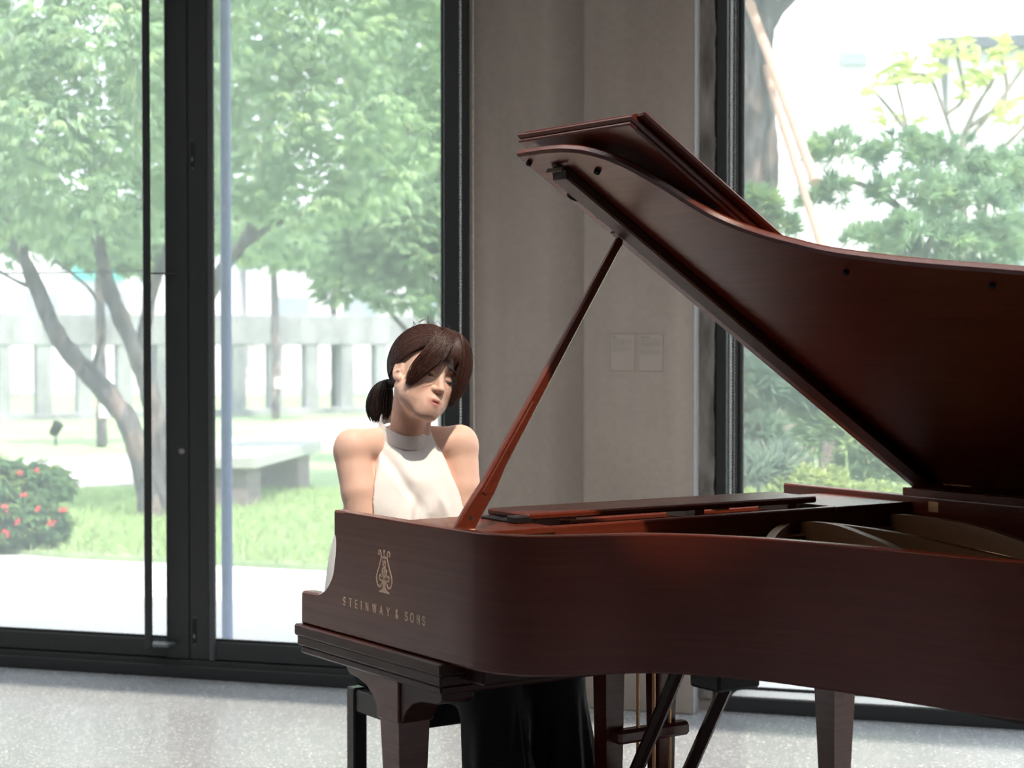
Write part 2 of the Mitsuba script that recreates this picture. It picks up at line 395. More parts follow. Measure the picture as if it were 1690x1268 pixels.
def stone_fn(p, n, uv):
    return cr((.20, .215, .225), (.42, .445, .455), dr.clip(cl(p.x * 4, p.y * 4, p.z * 1.3, octaves=4) * 1.5 - .25, 0, 1))


scene['plaza_stone'] = {'type': 'diffuse', 'reflectance': mikit.proc(plaza_fn)}
scene['grass'] = {'type': 'diffuse', 'reflectance': mikit.proc(grass_fn)}
scene['bark'] = {'type': 'diffuse', 'reflectance': mikit.proc(bark_fn)}
scene['weathered_stone'] = {'type': 'diffuse', 'reflectance': mikit.proc(stone_fn)}
scene['path_stone'] = {'type': 'diffuse', 'reflectance': rgb(.62, .61, .59)}
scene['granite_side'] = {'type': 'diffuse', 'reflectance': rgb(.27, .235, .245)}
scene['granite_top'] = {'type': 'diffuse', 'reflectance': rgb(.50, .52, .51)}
scene['leaf'] = two({'type': 'diffuse', 'reflectance': VC})
scene['leaf'] = {'type': 'principledthin', 'base_color': VC, 'roughness': .45, 'diff_trans': .9, 'spec_trans': 0.0, 'eta': 1.4}
scene['blade'] = {'type': 'principledthin', 'base_color': VC, 'roughness': .6, 'diff_trans': .6}
scene['flower_red'] = {'type': 'diffuse', 'reflectance': rgb(.75, .10, .12)}
scene['bamboo'] = prin((.60, .40, .31), .5)
scene['blue_paint'] = prin((.10, .16, .33), .45)
scene['building_white'] = {'type': 'diffuse', 'reflectance': rgb(.72, .73, .74)}
scene['building_glass'] = prin((.30, .36, .40), .2)
scene['fascia_dark'] = prin((.13, .15, .18), .5)
scene['sign_cyan'] = prin((.10, .50, .46), .5)

OUT = 'structure'
add('plaza', flat(-60, 60, 7.1, 12.6, -.22, -.03), 'plaza_stone', 'bright pale concrete paving outside the glass', kind=OUT, smooth=False)
ed = [(-30, 17.5), (-8, 13.6), (-3.45, 12.23), (-2.92, 11.89), (-2.34, 11.69), (-1.71, 11.47), (-1.07, 11.22), (.3, 10.7), (1.2, 9.9), (2.2, 9.3), (5, 8.6), (30, 8.0)]
add('lawn', slab(ed + [(60, 8), (60, 80), (-60, 80), (-60, 20)], -.2, 0, 0), 'grass', 'pale sunlit lawn beyond the paving', kind=OUT, smooth=False)
add('path', slab([(-14, 15.2), (-4.18, 17.03), (-3.56, 17.6), (-2.44, 23.2), (-1.75, 25.6), (6, 34), (6, 42), (-2.2, 32.5), (-3.24, 30.9), (-4.44, 22.0), (-5.18, 21.1), (-14, 19.6)], -.1, .015, 0), 'path_stone', 'pale path curving across the lawn', kind=OUT, smooth=False)


def blades(n, seed, region, h=.06):
    r = np.random.default_rng(seed); P = np.c_[r.uniform(region[0], region[1], n), r.uniform(region[2], region[3], n)]
    keep = P[:, 1] > np.interp(P[:, 0], [e[0] for e in ed], [e[1] for e in ed]); P = P[keep]; n = len(P)
    a = r.uniform(0, 6.28, n); l = h * r.uniform(.5, 1.3, n); w = .006
    d = np.c_[np.cos(a), np.sin(a)]; t = r.normal(0, .5, (n, 2)) * l[:, None]
    V = np.stack([np.c_[P + d * w, np.zeros(n)], np.c_[P - d * w, np.zeros(n)], np.c_[P + t, l]], 1).reshape(-1, 3)
    c = np.repeat(np.array([.36, .52, .26]) * r.uniform(.6, 1.5, (n, 1)) + r.uniform(0, .12, (n, 1)) * [1, .6, .2], 3, 0)
    return tm(V, np.arange(3 * n).reshape(-1, 3)), np.clip(c, 0, .9)


gm, gc = blades(42000, 5, (-5.2, 1.0, 10.8, 17))
add('lawn__blade', gm, 'blade', color=gc, smooth=False, kind='stuff')

# ---- leaves
def leaf_batch(P, D, L, Wd, col, r, fold=.25, droop=0.0):
    """One folded diamond leaf (4 triangles' worth of light) per point P, along direction D."""
    n = len(P); D = D / np.linalg.norm(D, axis=1, keepdims=True)
    s = np.cross(D, r.normal(0, 1, (n, 3)) * .5 + [0, 0, 1]); s /= np.linalg.norm(s, axis=1, keepdims=True) + 1e-9
    up = np.cross(s, D)
    L, Wd = np.broadcast_to(L, (n,))[:, None], np.broadcast_to(Wd, (n,))[:, None]
    mid = P + D * L * .45; tip = P + D * L - np.array([0, 0, 1]) * droop * L
    a = mid + s * Wd * .5 + up * Wd * fold; b = mid - s * Wd * .5 + up * Wd * fold
    V = np.stack([P, a, tip, b], 1).reshape(-1, 3)
    i = np.arange(n)[:, None] * 4
    F = np.concatenate([i + [0, 1, 2], i + [0, 2, 3]], 1).reshape(-1, 3)
    return tm(V, F), np.repeat(col, 4, 0)


def greens(n, r, lo, hi, yellow=.15):
    t = r.uniform(0, 1, (n, 1)); c = np.array(lo) * (1 - t) + np.array(hi) * t
    return np.clip(c + (r.uniform(0, 1, (n, 1)) < yellow) * np.array([.10, .08, .0]), 0, .9)


def crown(clumps, n_spray, r, L=.075, Wd=.026, lo=(.29, .45, .28), hi=(.60, .77, .52), per=8, yellow=.12):
    """Sprays of drooping leaflets filling ellipsoid clumps [(centre, radii)]."""
    vol = np.array([np.prod(c[1]) ** (2 / 3) for c in clumps]); pick = r.choice(len(clumps), n_spray, p=vol / vol.sum())
    C = np.array([c[0] for c in clumps])[pick]; R = np.array([c[1] for c in clumps])[pick]
    d = r.normal(0, 1, (n_spray, 3)); d /= np.linalg.norm(d, axis=1, keepdims=True)
    rad = r.uniform(.35, 1.0, (n_spray, 1)) ** .6
    N = C + d * R * rad
    out = d * [1, 1, .25] + r.normal(0, .35, (n_spray, 3)); out[:, 2] -= .15; out /= np.linalg.norm(out, axis=1, keepdims=True)
    P, D, col = [], [], []
    base = greens(n_spray, r, lo, hi, yellow)
    for k in range(per):
        a = (k / per - .5) * 2.6
        side = np.cross(out, [0, 0, 1.0]); side /= np.linalg.norm(side, axis=1, keepdims=True) + 1e-9
        dk = out * math.cos(a) + side * math.sin(a); dk[:, 2] -= .35 + .3 * r.random(n_spray)
        P.append(N + out * L * .35 * (k % 3)); D.append(dk + r.normal(0, .15, (n_spray, 3))); col.append(base * r.uniform(.8, 1.2, (n_spray, 1)))
    P, D, col = np.vstack(P), np.vstack(D), np.clip(np.vstack(col), 0, .9)
    return leaf_batch(P, D, L * r.uniform(.7, 1.25, len(P)), Wd * r.uniform(.8, 1.2, len(P)), col, r, droop=.25)


def limb(P, r0, r1, r, sides=9, n=6):
    q = catmull(P, n); m = tube(q, np.linspace(r0, r1, len(q)), sides)
    m.vertices += (meshkit.noise(m.vertices * 14)[:, None] - .5) * m.vertex_normals * r0 * .35
    return m


def tree(name, label, trunks, clumps, n_spray, seed, category='tree', group=None, leaf_part=0, **k):
    """trunks: [(points, r0, r1)]; the first is the trunk, the others branches."""
    t = thing(name, label, category, group or ('trees beyond the fence' if 'beyond the fence' in label else 'trees on the lawn')); r = np.random.default_rng(seed)
    for i, (P, r0, r1) in enumerate(trunks):
        add(t + ('__trunk' if i == 0 else '__branch'), limb(P, r0, r1, r), 'bark', smooth=True)
    if n_spray:
        m, c = crown(clumps, n_spray, r, **k)
        add(t + '__foliage', m, 'leaf', color=c, smooth=False, kind='stuff')
    return t


def px(*pts): return [at(x, y, Y) for x, y, Y in pts]


def cl_px(items):
    """Foliage clumps [(x, y, depth, radius_x px, radius_y px)] as ellipsoids of their real size."""
    out = []
    for x, y, Y, rx, ry in items:
        s = Y / 3000; out.append((at(x, y, Y), np.array([rx * s, max(rx, ry) * s * .9, ry * s])))
    return out


# the two-stemmed tree left of the door post
tree('tree', 'two-stemmed tree leaning left behind the glass door, left of the wide door post',
     [(px((250, 862, 14.4), (243, 812, 14.4), (212, 700, 14.4), (150, 620, 14.4), (98, 560, 14.4), (62, 480, 14.4), (30, 400, 14.4), (8, 300, 14.5)), .105, .045),
      (px((255, 870, 14.6), (262, 780, 14.7), (250, 660, 14.7), (222, 575, 14.7), (190, 500, 14.7), (168, 430, 14.7), (158, 360, 14.8), (150, 250, 14.8)), .10, .04),
      (px((232, 600, 14.7), (243, 520, 14.9), (262, 450, 15.0), (300, 350, 15), (330, 220, 15)), .06, .025),
      (px((30, 400, 14.4), (0, 372, 14.4), (-60, 330, 14.3)), .03, .015),
      (px((150, 620, 14.4), (170, 540, 14.1), (150, 480, 14.0), (90, 430, 13.9)), .02, .010),
      (px((62, 480, 14.4), (20, 460, 14.2), (-30, 430, 14.0)), .018, .008)],
     cl_px([(20, 330, 14, 95, 60), (110, 300, 13.4, 100, 75), (210, 330, 14.4, 80, 60), (60, 210, 13.2, 130, 80), (180, 200, 13.6, 120, 85), (280, 250, 14.6, 90, 90), (30, 90, 13.3, 130, 80), (160, 60, 13.2, 130, 90),
            (290, 80, 14, 110, 110), (100, -80, 13.6, 220, 110), (300, -90, 14, 200, 120), (-120, 150, 13.8, 140, 160), (-160, -60, 14, 180, 160), (190, 390, 15, 60, 35), (95, 390, 14.6, 50, 25)]),
     5200, 11)
tree('tree', 'tree behind the blue pole with a long branch rising to the right',
     [(px((308, 812, 17.2), (312, 640, 17.2), (328, 540, 17.0), (362, 455, 16.4), (395, 410, 16.2), (418, 370, 16), (430, 300, 16.1), (450, 150, 16.2)), .085, .03),
      (px((395, 410, 15.9), (450, 372, 15.7), (510, 345, 15.6), (560, 300, 15.5)), .035, .012),
      (px((425, 350, 16), (480, 300, 15.9), (545, 272, 15.8)), .025, .01),
      (px((328, 540, 17.0), (326, 470, 16.2), (318, 380, 15.4)), .04, .02)],
     cl_px([(420, 300, 15.6, 80, 60), (500, 330, 15.6, 100, 55), (590, 300, 15.8, 95, 70), (450, 190, 15.2, 110, 80), (560, 180, 15.4, 110, 80), (660, 210, 16.2, 90, 90), (420, 70, 15, 120, 80), (540, 50, 15.2, 120, 90),
            (650, 70, 16, 110, 90), (500, -90, 15.4, 220, 110), (700, -80, 16, 180, 120), (760, 120, 16.4, 90, 120), (400, 400, 16.6, 60, 40), (470, 410, 17, 60, 30)]),
     5000, 12, hi=(.64, .80, .53))
tree('tree', 'pale tree with thin leaning stems further back, right of the two thin trunks',
     [(px((738, 772, 20.5), (725, 640, 20.5), (712, 540, 20.5), (690, 480, 20.5), (672, 420, 20.5), (650, 340, 20.5)), .075, .03),
      (px((742, 768, 21), (722, 640, 21), (680, 560, 21), (640, 510, 21), (610, 460, 21.0), (590, 420, 21)), .04, .02),
      (px((690, 480, 20.5), (705, 430, 20.4), (712, 370, 20.3)), .035, .015)],
     cl_px([(590, 420, 20.5, 90, 50), (680, 400, 20, 90, 60), (640, 350, 20, 110, 60), (730, 430, 20.5, 70, 70), (750, 330, 20.5, 80, 90), (560, 470, 21, 50, 30), (660, 480, 20, 60, 30), (730, 500, 20.5, 50, 30)]),
     3000, 13, L=.085, Wd=.030, lo=(.20, .33, .20), hi=(.42, .58, .35))
for i, (x, yb, Yd, rr, lab, cc) in enumerate([(168, 738, 23.7, .075, 'thin straight tree left of the door post, a white band on its trunk', [(150, 380, 23.5, 90, 60), (230, 410, 23.8, 60, 40)]),
                                              (455, 692, 31.0, .075, 'thin straight tree above the stone bench, with a white band', [(440, 380, 31, 70, 60), (500, 400, 31, 60, 40)]),
                                              (552, 675, 35.0, .07, 'thin straight tree right of the one above the bench', [(555, 400, 35, 60, 60), (600, 430, 35, 50, 40)])]):
    tt = tree('tree', lab, [(px((x, yb, Yd), (x - 1, yb - 130, Yd), (x - 3, 450, Yd), (x - 3, 330, Yd)), rr, rr * .8), (px((x - 3, 440, Yd), (x + 25, 390, Yd), (x + 40, 330, Yd)), rr * .5, rr * .3)],
              cl_px(cc), 900, 20 + i, L=.12, Wd=.045, lo=(.22, .36, .22), hi=(.42, .58, .36))
    if i < 2:
        p0 = at(x + 3, yb - 60, Yd)
        add(tt + '__band', tube([p0 - [0, 0, .09], p0 + [0, 0, .09]], rr * 1.08, 12), 'white_paint', 'white band around the trunk')
# denser trees across the street close the view
for i, (x, Y, hh, w, lab) in enumerate([(-80, 44, 4.5, 175, 'broad pale tree at the far left beyond the fence'), (330, 50, 4.2, 150, 'broad pale tree beyond the fence behind the door post'), (690, 45, 4.6, 160, 'broad pale tree beyond the fence at the dark jamb')]):
    s = Y / 3000
    tree('tree', lab, [(px((x, 640, Y), (x, 520, Y), (x + 5, 380, Y)), .16, .1)], cl_px([(x, 300, Y, w, 120), (x - 90, 380, Y, w * .5, 55), (x + 90, 370, Y, w * .5, 60), (x, 120, Y, w, 150)]), 2600, 40 + i, L=.22, Wd=.10, lo=(.24, .38, .26), hi=(.42, .56, .40))

# ---- concrete fence with square posts, a street and white buildings behind it
fe = thing('fence', 'grey concrete fence of square posts under a deep beam at the back of the lawn', 'fence')
FA, FB = np.array([-16.0, 27.4]), np.array([2.0, 37.5]); fd = (FB - FA) / np.linalg.norm(FB - FA); FM = np.eye(4)
FM[:3, :3] = np.array([[fd[0], fd[1], 0], [-fd[1], fd[0], 0], [0, 0, 1]]).T; FM[:3, 3] = [*FA, 0]; FL = float(np.linalg.norm(FB - FA))
add(fe + '__beam', bx(0, FL, -.16, .16, 1.30, 1.86, .02), 'weathered_stone', m=FM)
add(fe + '__plinth', bx(0, FL, -.2, .2, -.05, .12, .02), 'weathered_stone', m=FM)
post = xf(bx(-.13, .13, -.13, .13, .1, 1.32, .012), np.eye(4)); pd = mikit.ply(post, 'weathered_stone')
for k in range(int(FL / .72)):
    key = f'{fe}__post' + (f'_{k:03d}' if k else '')
    M = FM @ trimesh.transformations.translation_matrix([.3 + .72 * k, 0, 0]); scene[key] = {**pd, 'to_world': T(M.tolist())}
add('street', flat(-70, 70, 46, 90, -.1, .03), 'plaza_stone', 'bright street beyond the fence', kind=OUT, smooth=False)


def building(label, x0, x1, Y, z1, rows, sign=None):
    t = thing('building', label, 'building', 'white buildings beyond the fence')
    add(t + '__wall', bx(x0, x1, Y, Y + 6, 0, z1, .05), 'building_white', smooth=False)
    add(t + '__roof', bx(x0 - .3, x1 + .3, Y - .3, Y + 6.3, z1, z1 + .35, .05), 'weathered_stone', smooth=False)
    for za, zb in rows:
        n = max(1, int((x1 - x0) / 2.2))
        for k in range(n):
            xa = x0 + (k + .25) * (x1 - x0) / n; add(t + '__window', bx(xa, xa + .5 * (x1 - x0) / n, Y - .05, Y + .1, za, zb, .02), 'building_glass', smooth=False)
    if sign: add(t + '__sign', bx(*sign, .02), 'sign_cyan', 'blank blue-green sign board', smooth=False)


building('low white building beyond the fence at the far left', -24, -12.6, 62, 5.2, [(1.6, 3.0)], (-14.9, -13.2, 61.7, 61.9, 3.4, 4.6))
building('low white building beyond the fence, left of the door post', -11.8, -9.6, 60, 4.4, [(1.4, 2.8)])
building('white building beyond the fence between the thin trunks', -9.0, -1.5, 64, 5.0, [(1.5, 2.9)])

# ---- stone benches on the lawn
def stone_bench(label, c, ang, L):
    t = thing('stone_bench', label, 'bench', 'stone benches on the lawn')
    M = trimesh.transformations.translation_matrix([*c, 0]) @ trimesh.transformations.rotation_matrix(ang, [0, 0, 1])
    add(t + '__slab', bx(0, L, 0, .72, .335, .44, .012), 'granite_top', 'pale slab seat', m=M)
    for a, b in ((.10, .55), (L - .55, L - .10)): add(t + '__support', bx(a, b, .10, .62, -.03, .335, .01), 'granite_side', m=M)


stone_bench('pale stone slab bench on the lawn behind the blue pole', (-2.12, 15.0), math.radians(83), 2.45)
stone_bench('stone slab bench at the left edge, further back by the fence', (-6.05, 21.2), math.radians(125), 2.2)

# ---- bush with red flowers
def bush(label, clumps, seed, n, red):
    t = thing('flowering_bush', label, 'bush', 'red-flowered bushes at the left edge'); r = np.random.default_rng(seed)
    m, c = crown(cl_px(clumps), n, r, L=.055, Wd=.026, lo=(.07, .16, .09), hi=(.24, .42, .20), per=7, yellow=.25)
    add(t + '__foliage', m, 'leaf', color=c, smooth=False, kind='stuff')
    q = at(clumps[0][0], clumps[0][1], clumps[0][2])
    for k in range(3): add(t + '__stem', limb([[q[0] + .1 * k, q[1], -.03], [q[0] + .05 * k, q[1], .2], [q[0] + .25 * (k - 1), q[1], q[2]]], .02, .008, r), 'bark', smooth=True)
    for x, y, Yd in red:
        p0 = at(x, y, Yd); pet = [p0 + r.normal(0, .010, 3) for _ in range(7)]
        add(t + '__flower', cat([hull(q0 + r.normal(0, .007, (8, 3))) for q0 in pet]), 'flower_red', 'red flower cluster')


bush('round dark green bush with red flowers at the left edge, the front one', [(55, 860, 12.3, 50, 42), (5, 850, 12.2, 45, 48), (85, 865, 12.4, 22, 32), (-60, 850, 12.2, 60, 55)], 61, 1500,
     [(100, 842, 12.0), (8, 836, 11.7), (28, 862, 11.7), (85, 864, 12.0), (10, 880, 11.7), (62, 838, 11.8), (40, 818, 11.9)])
bush('round dark green bush with red flowers behind the front one', [(50, 795, 13.6, 55, 32), (90, 800, 13.8, 28, 30), (0, 790, 13.5, 50, 35), (-60, 790, 13.5, 60, 40)], 62, 1100, [(34, 782, 13.2), (33, 817, 13.0), (60, 776, 13.3)])

gl = thing('garden_lamp', 'small black garden spotlight on the lawn near the fence', 'lamp'); g0 = at(92, 735, 24); g0[2] = 0
add(gl + '__head', xf(lathe([(0, -.08), (.06, -.08), (.075, .09), (0, .09)], 16), trimesh.transformations.translation_matrix(g0 + [0, 0, .22]) @ trimesh.transformations.rotation_matrix(.6, [.5, 1, 0])), 'felt_black')
add(gl + '__spike', tube([g0, g0 + [0, 0, .18]], .015, 8), 'felt_black')

bp = thing('blue_pole', 'slim blue-grey steel pole standing just outside the right door leaf', 'pole'); b0 = at(374, 1050, 8.35)
bt = at(372, -120, 8.35); bx0 = .5 * (b0[0] + bt[0])
add(bp + '__post', tube([(bx0, 8.35, -.03), (bx0, 8.35, 4.1)], .0255, 20), 'blue_paint', smooth=40)
add(bp + '__base', lathe([(0, -.03), (.05, -.03), (.05, -.018), (0, -.018)], 20).apply_translation((bx0, 8.35, 0)), 'blue_paint')
wp = catmull(px((-60, 452, 9.2), (130, 450, 9.2), (258, 446, 9.1), (374, 445, 8.9), (430, 470, 11), (470, 492, 14), (560, 488, 20)), 6)
add('cable', tube(wp[:14], .004, 6), 'felt_black', 'thin dark cable strung level outside the glass doors', 'cable')

# ================================================================ garden outside the right window
def tufts(N, dirs, r, L, Wd, per, lo, hi, yellow=.1, cone=.9):
    n = len(N); P, D, C = [], [], []; base = greens(n, r, lo, hi, yellow)
    for k in range(per):
        d = dirs + r.normal(0, cone, (n, 3)) * .75; d[:, 2] += .25
        P.append(N + r.normal(0, .006, (n, 3))); D.append(d); C.append(base * r.uniform(.75, 1.25, (n, 1)))
    P, D, C = np.vstack(P), np.vstack(D), np.clip(np.vstack(C), 0, .9)
    return leaf_batch(P, D, L * r.uniform(.7, 1.2, len(P)), Wd, C, r, fold=.1, droop=.1)


def pad_bush(name, label, category, pads, n, seed, stems=(), L=.085, Wd=.011, per=22, lo=(.15, .30, .19), hi=(.48, .68, .42), yellow=.12, **k):
    t = thing(name, label, category, {'podocarpus': 'garden conifers outside the right window', 'garden_shrub': 'shrubs in the bed outside the right window'}[name]); r = np.random.default_rng(seed); P = cl_px(pads)
    vol = np.array([np.prod(c[1]) ** (2 / 3) for c in P]); pick = r.choice(len(P), n, p=vol / vol.sum())
    d = r.normal(0, 1, (n, 3)); d[:, 2] = np.abs(d[:, 2]) * 1.0 - .25; d /= np.linalg.norm(d, axis=1, keepdims=True)
    N = np.array([c[0] for c in P])[pick] + d * np.array([c[1] for c in P])[pick] * r.uniform(.55, 1, (n, 1))
    m, c = tufts(N, d + [0, 0, .3], r, L, Wd, per, lo, hi, yellow, **k)
    add(t + '__foliage', m, 'leaf', color=c, smooth=False, kind='stuff')
    for i, (pts, r0, r1) in enumerate(stems): add(t + ('__trunk' if i == 0 else '__branch'), limb(px(*pts), r0, r1, r), 'bark', smooth=True)
    return t


YG = 10.8
pad_bush('podocarpus', 'trained garden conifer with cloud-like pads of needle leaves in the right window', 'tree',
         [(1395, 258, YG, 62, 42), (1372, 318, YG, 42, 25), (1495, 258, YG, 48, 38), (1560, 268, YG, 62, 45), (1640, 290, YG, 45, 40), (1500, 325, YG - .3, 70, 42), (1590, 340, YG - .3, 75, 45), (1440, 400, YG - .4, 55, 30), (1520, 395, YG - .4, 90, 45),
          (1620, 410, YG - .2, 70, 45), (1345, 335, YG, 24, 16), (1480, 445, YG, 80, 35), (1600, 470, YG, 90, 40)], 900, 71,
         [([(1525, 760, YG), (1530, 560, YG), (1520, 430, YG), (1500, 360, YG), (1440, 310, YG)], .06, .02), ([(1520, 430, YG), (1560, 350, YG), (1570, 290, YG)], .03, .012), ([(1500, 360, YG), (1470, 330, YG), (1400, 300, YG), (1350, 335, YG)], .022, .008), ([(1530, 520, YG), (1600, 430, YG), (1630, 330, YG)], .03, .01)])
pad_bush('podocarpus', 'garden conifer at the right edge of the photo beside the larger trained one', 'tree', [(1690, 330, 11.6, 60, 50), (1735, 280, 11.6, 70, 60), (1680, 400, 11.4, 60, 45), (1740, 420, 11.4, 90, 60)], 330, 72,
         [([(1720, 760, 11.6), (1715, 520, 11.6), (1705, 380, 11.6)], .05, .02)])
pad_bush('podocarpus', 'small garden conifer in front of the thick trunk, left in the right window', 'tree', [(1250, 345, 9.8, 34, 30), (1285, 380, 9.8, 28, 24), (1240, 400, 9.8, 35, 30), (1235, 470, 9.8, 45, 40)], 190, 73, [([(1245, 700, 9.9), (1250, 520, 9.9), (1250, 370, 9.8)], .03, .012)], hi=(.42, .58, .22))
# lower planting: shrubs, rocks
pad_bush('garden_shrub', 'dark green shrub at the left edge of the right window, level with the notices', 'shrub', [(1250, 640, 9.6, 55, 55), (1310, 660, 9.8, 50, 40), (1240, 720, 9.5, 50, 45)], 260, 74, L=.10, Wd=.016, per=16, lo=(.12, .22, .18), hi=(.38, .56, .38))
pad_bush('garden_shrub', 'bright broad-leaved shrub with long leaves under the raised lid', 'shrub', [(1390, 720, 9.7, 60, 55), (1440, 760, 9.6, 50, 45), (1350, 690, 9.9, 40, 40), (1480, 790, 9.6, 50, 35)], 300, 75, L=.12, Wd=.026, per=13, lo=(.20, .36, .22), hi=(.58, .74, .46))
pad_bush('garden_shrub', 'grey-green strap-leaved shrub low at the left edge of the right window', 'shrub', [(1265, 785, 9.3, 55, 32), (1235, 800, 9.2, 35, 30)], 150, 76, L=.14, Wd=.018, per=12, lo=(.20, .33, .27), hi=(.48, .62, .50))
pad_bush('garden_shrub', 'yellow-green low hedge along the bottom of the right window', 'shrub', [(1345, 800, 9.1, 60, 24), (1270, 826, 9.0, 60, 18), (1430, 825, 9.0, 80, 20), (1340, 850, 9.0, 120, 28)], 300, 77, L=.055, Wd=.022, per=14, lo=(.36, .48, .20), hi=(.72, .82, .42))
pad_bush('garden_shrub', 'dense dark shrub behind the rocks in the right window', 'shrub', [(1300, 590, 11.6, 90, 60), (1400, 640, 11.8, 90, 60), (1500, 700, 11.8, 90, 70), (1260, 520, 11.9, 60, 50), (1420, 520, 12, 120, 50), (1560, 560, 12, 120, 60)], 700, 78, L=.11, Wd=.018, per=16, lo=(.12, .22, .17), hi=(.36, .52, .34))
r = np.random.default_rng(9)
for x, y, Yd, sx, sz, lab in [(1300, 640, 10.6, 42, 50, 'tall pinkish rock in the garden bed, the topmost one in the right window'), (1250, 770, 10.0, 32, 45, 'pale pinkish rock low at the left edge of the right window'), (1310, 770, 10.1, 28, 45, 'pale pinkish rock beside the low left one'), (1380, 640, 10.9, 30, 45, 'pale rock partly hidden behind the bright shrub')]:
    m = trimesh.creation.icosphere(3); m.vertices *= 1 + .55 * (meshkit.fbm(m.vertices * 1.6 + x, 4) - .5)[:, None]
    m.vertices *= [sx * Yd / 3000, sx * Yd / 3000, 1.0]; p0 = at(x, y, Yd); top = p0[2] + sz * Yd / 3000; m.vertices[:, 2] = (m.vertices[:, 2] + .9) / 1.9 * (top + .05) - .05
    m.vertices[:, :2] += p0[:2]
    add('garden_rock', m, 'rock', lab, 'rock', 'rocks in the garden bed', smooth=25)
scene['rock'] = {'type': 'diffuse', 'reflectance': mikit.proc(lambda p, n, uv: cr((.20, .165, .16), (.52, .44, .43), dr.clip(cl(p.x * 6, p.y * 6, p.z * 6, octaves=4) * 1.6 - .3, 0, 1)))}
add('garden_bed', slab([(.9, 8.95), (6, 8.2), (9, 8.3), (9, 13), (.9, 13)], -.05, .10, .02), 'grass', 'planted bed outside the right window', kind=OUT)
# thick trunk with two bamboo props
r = np.random.default_rng(21)
tk = thing('tree', 'thick dark-barked trunk propped with bamboo at the left edge of the right window', 'tree')
q = catmull(px((1262, 900, 11), (1258, 600, 11), (1254, 400, 11), (1250, 250, 11), (1245, 100, 11), (1248, -80, 11), (1240, -300, 11)), 14)
m = tube(q, np.interp(np.arange(len(q)), [0, 28, 60, len(q)], [.155, .128, .112, .12]), 40)
m.vertices += ((meshkit.fbm(m.vertices * [16, 16, 4], 4) - .5)[:, None] * .07) * m.vertex_normals
add(tk + '__trunk', m, 'bark', smooth=True)
add(tk + '__branch', limb(px((1265, 45, 11), (1290, 10, 11), (1330, -30, 11), (1420, -120, 11)), .05, .03, r), 'bark', smooth=True)
add(tk + '__branch', limb(px((1240, 190, 10.86), (1246, 130, 10.84), (1243, 60, 10.84), (1236, -60, 10.8)), .03, .03, r), 'bark', 'thick root strand on the trunk', smooth=True)
cm, cc = crown(cl_px([(1250, -200, 11, 300, 110), (1400, -230, 11, 250, 120), (1100, -220, 11, 250, 110)]), 1500, r, L=.10, Wd=.035)
add(tk + '__foliage', cm, 'leaf', color=cc, smooth=False, kind='stuff')
def pole(label, a, b, rad):
    p0, p1 = np.array(a), np.array(b); n = 40; t = np.linspace(0, 1, n)[:, None]; pts = p0 + (p1 - p0) * t
    rr = rad * (1 + .0 * t[:, 0]); k = np.arange(4, n, 7); rr = np.full(n, rad); rr[k] *= 1.12
    tt = thing('bamboo_pole', label, 'pole', 'bamboo props of the thick trunk'); add(tt + '__cane', tube(pts, rr, 14), 'bamboo', smooth=40)
pole('pinkish bamboo pole propping the trunk, the lower and further one', at(1262, 110, 10.9), at(1378, 480, 10.3), .022)
pole('paler bamboo pole crossing the top of the trunk', at(1228, -20, 10.78), at(1345, 300, 10.0), .027)

# frangipani-like tree: grey branches and large pale leaves, each leaf its own part
r = np.random.default_rng(33)
ft = thing('tree', 'pale tree with bare forking branches and big yellow-green leaves, top right', 'tree')
YF = 13.5
B = [[(1590, 640, YF), (1590, 420, YF), (1588, 260, YF), (1600, 200, YF), (1640, 130, YF)], [(1588, 270, YF), (1560, 190, YF), (1535, 130, YF), (1500, 120, YF)], [(1560, 190, YF), (1590, 160, YF), (1580, 90, YF)], [(1590, 240, YF), (1640, 180, YF), (1690, 110, YF)],
     [(1590, 400, YF), (1510, 260, YF), (1490, 180, YF), (1475, 120, YF)], [(1500, 220, YF), (1460, 170, YF), (1440, 150, YF)], [(1600, 210, YF), (1660, 160, YF), (1650, 80, YF)], [(1600, 300, YF), (1680, 220, YF), (1720, 180, YF)]]
for i, b in enumerate(B): add(ft + ('__trunk' if i == 0 else '__branch'), limb(px(*b), .05 if i == 0 else .018, .012, r, 7), 'branch_grey', smooth=True)
scene['branch_grey'] = {'type': 'diffuse', 'reflectance': rgb(.33, .31, .28)}
tips = np.vstack([px(*[(x + r.normal(0, 14), y + r.normal(0, 10), YF + r.normal(0, .15))]) for x, y in [(1500, 120), (1535, 130), (1580, 85), (1640, 130), (1690, 110), (1475, 120), (1440, 150), (1650, 80), (1720, 180), (1600, 150), (1550, 90), (1480, 200), (1660, 190), (1620, 100)] for _ in range(13)])
n = len(tips); D = r.normal(0, 1, (n, 3)); D[:, 2] = .2 + .6 * np.abs(D[:, 2])
for i in range(n):
    lm, lc = leaf_batch(tips[i:i + 1], D[i:i + 1], .19 * r.uniform(.6, 1.25), .075, greens(1, r, (.46, .56, .18), (.70, .78, .40), .2), r, fold=.1, droop=.3)
    add(ft + '__leaf', lm, 'leaf', color=lc, smooth=False)
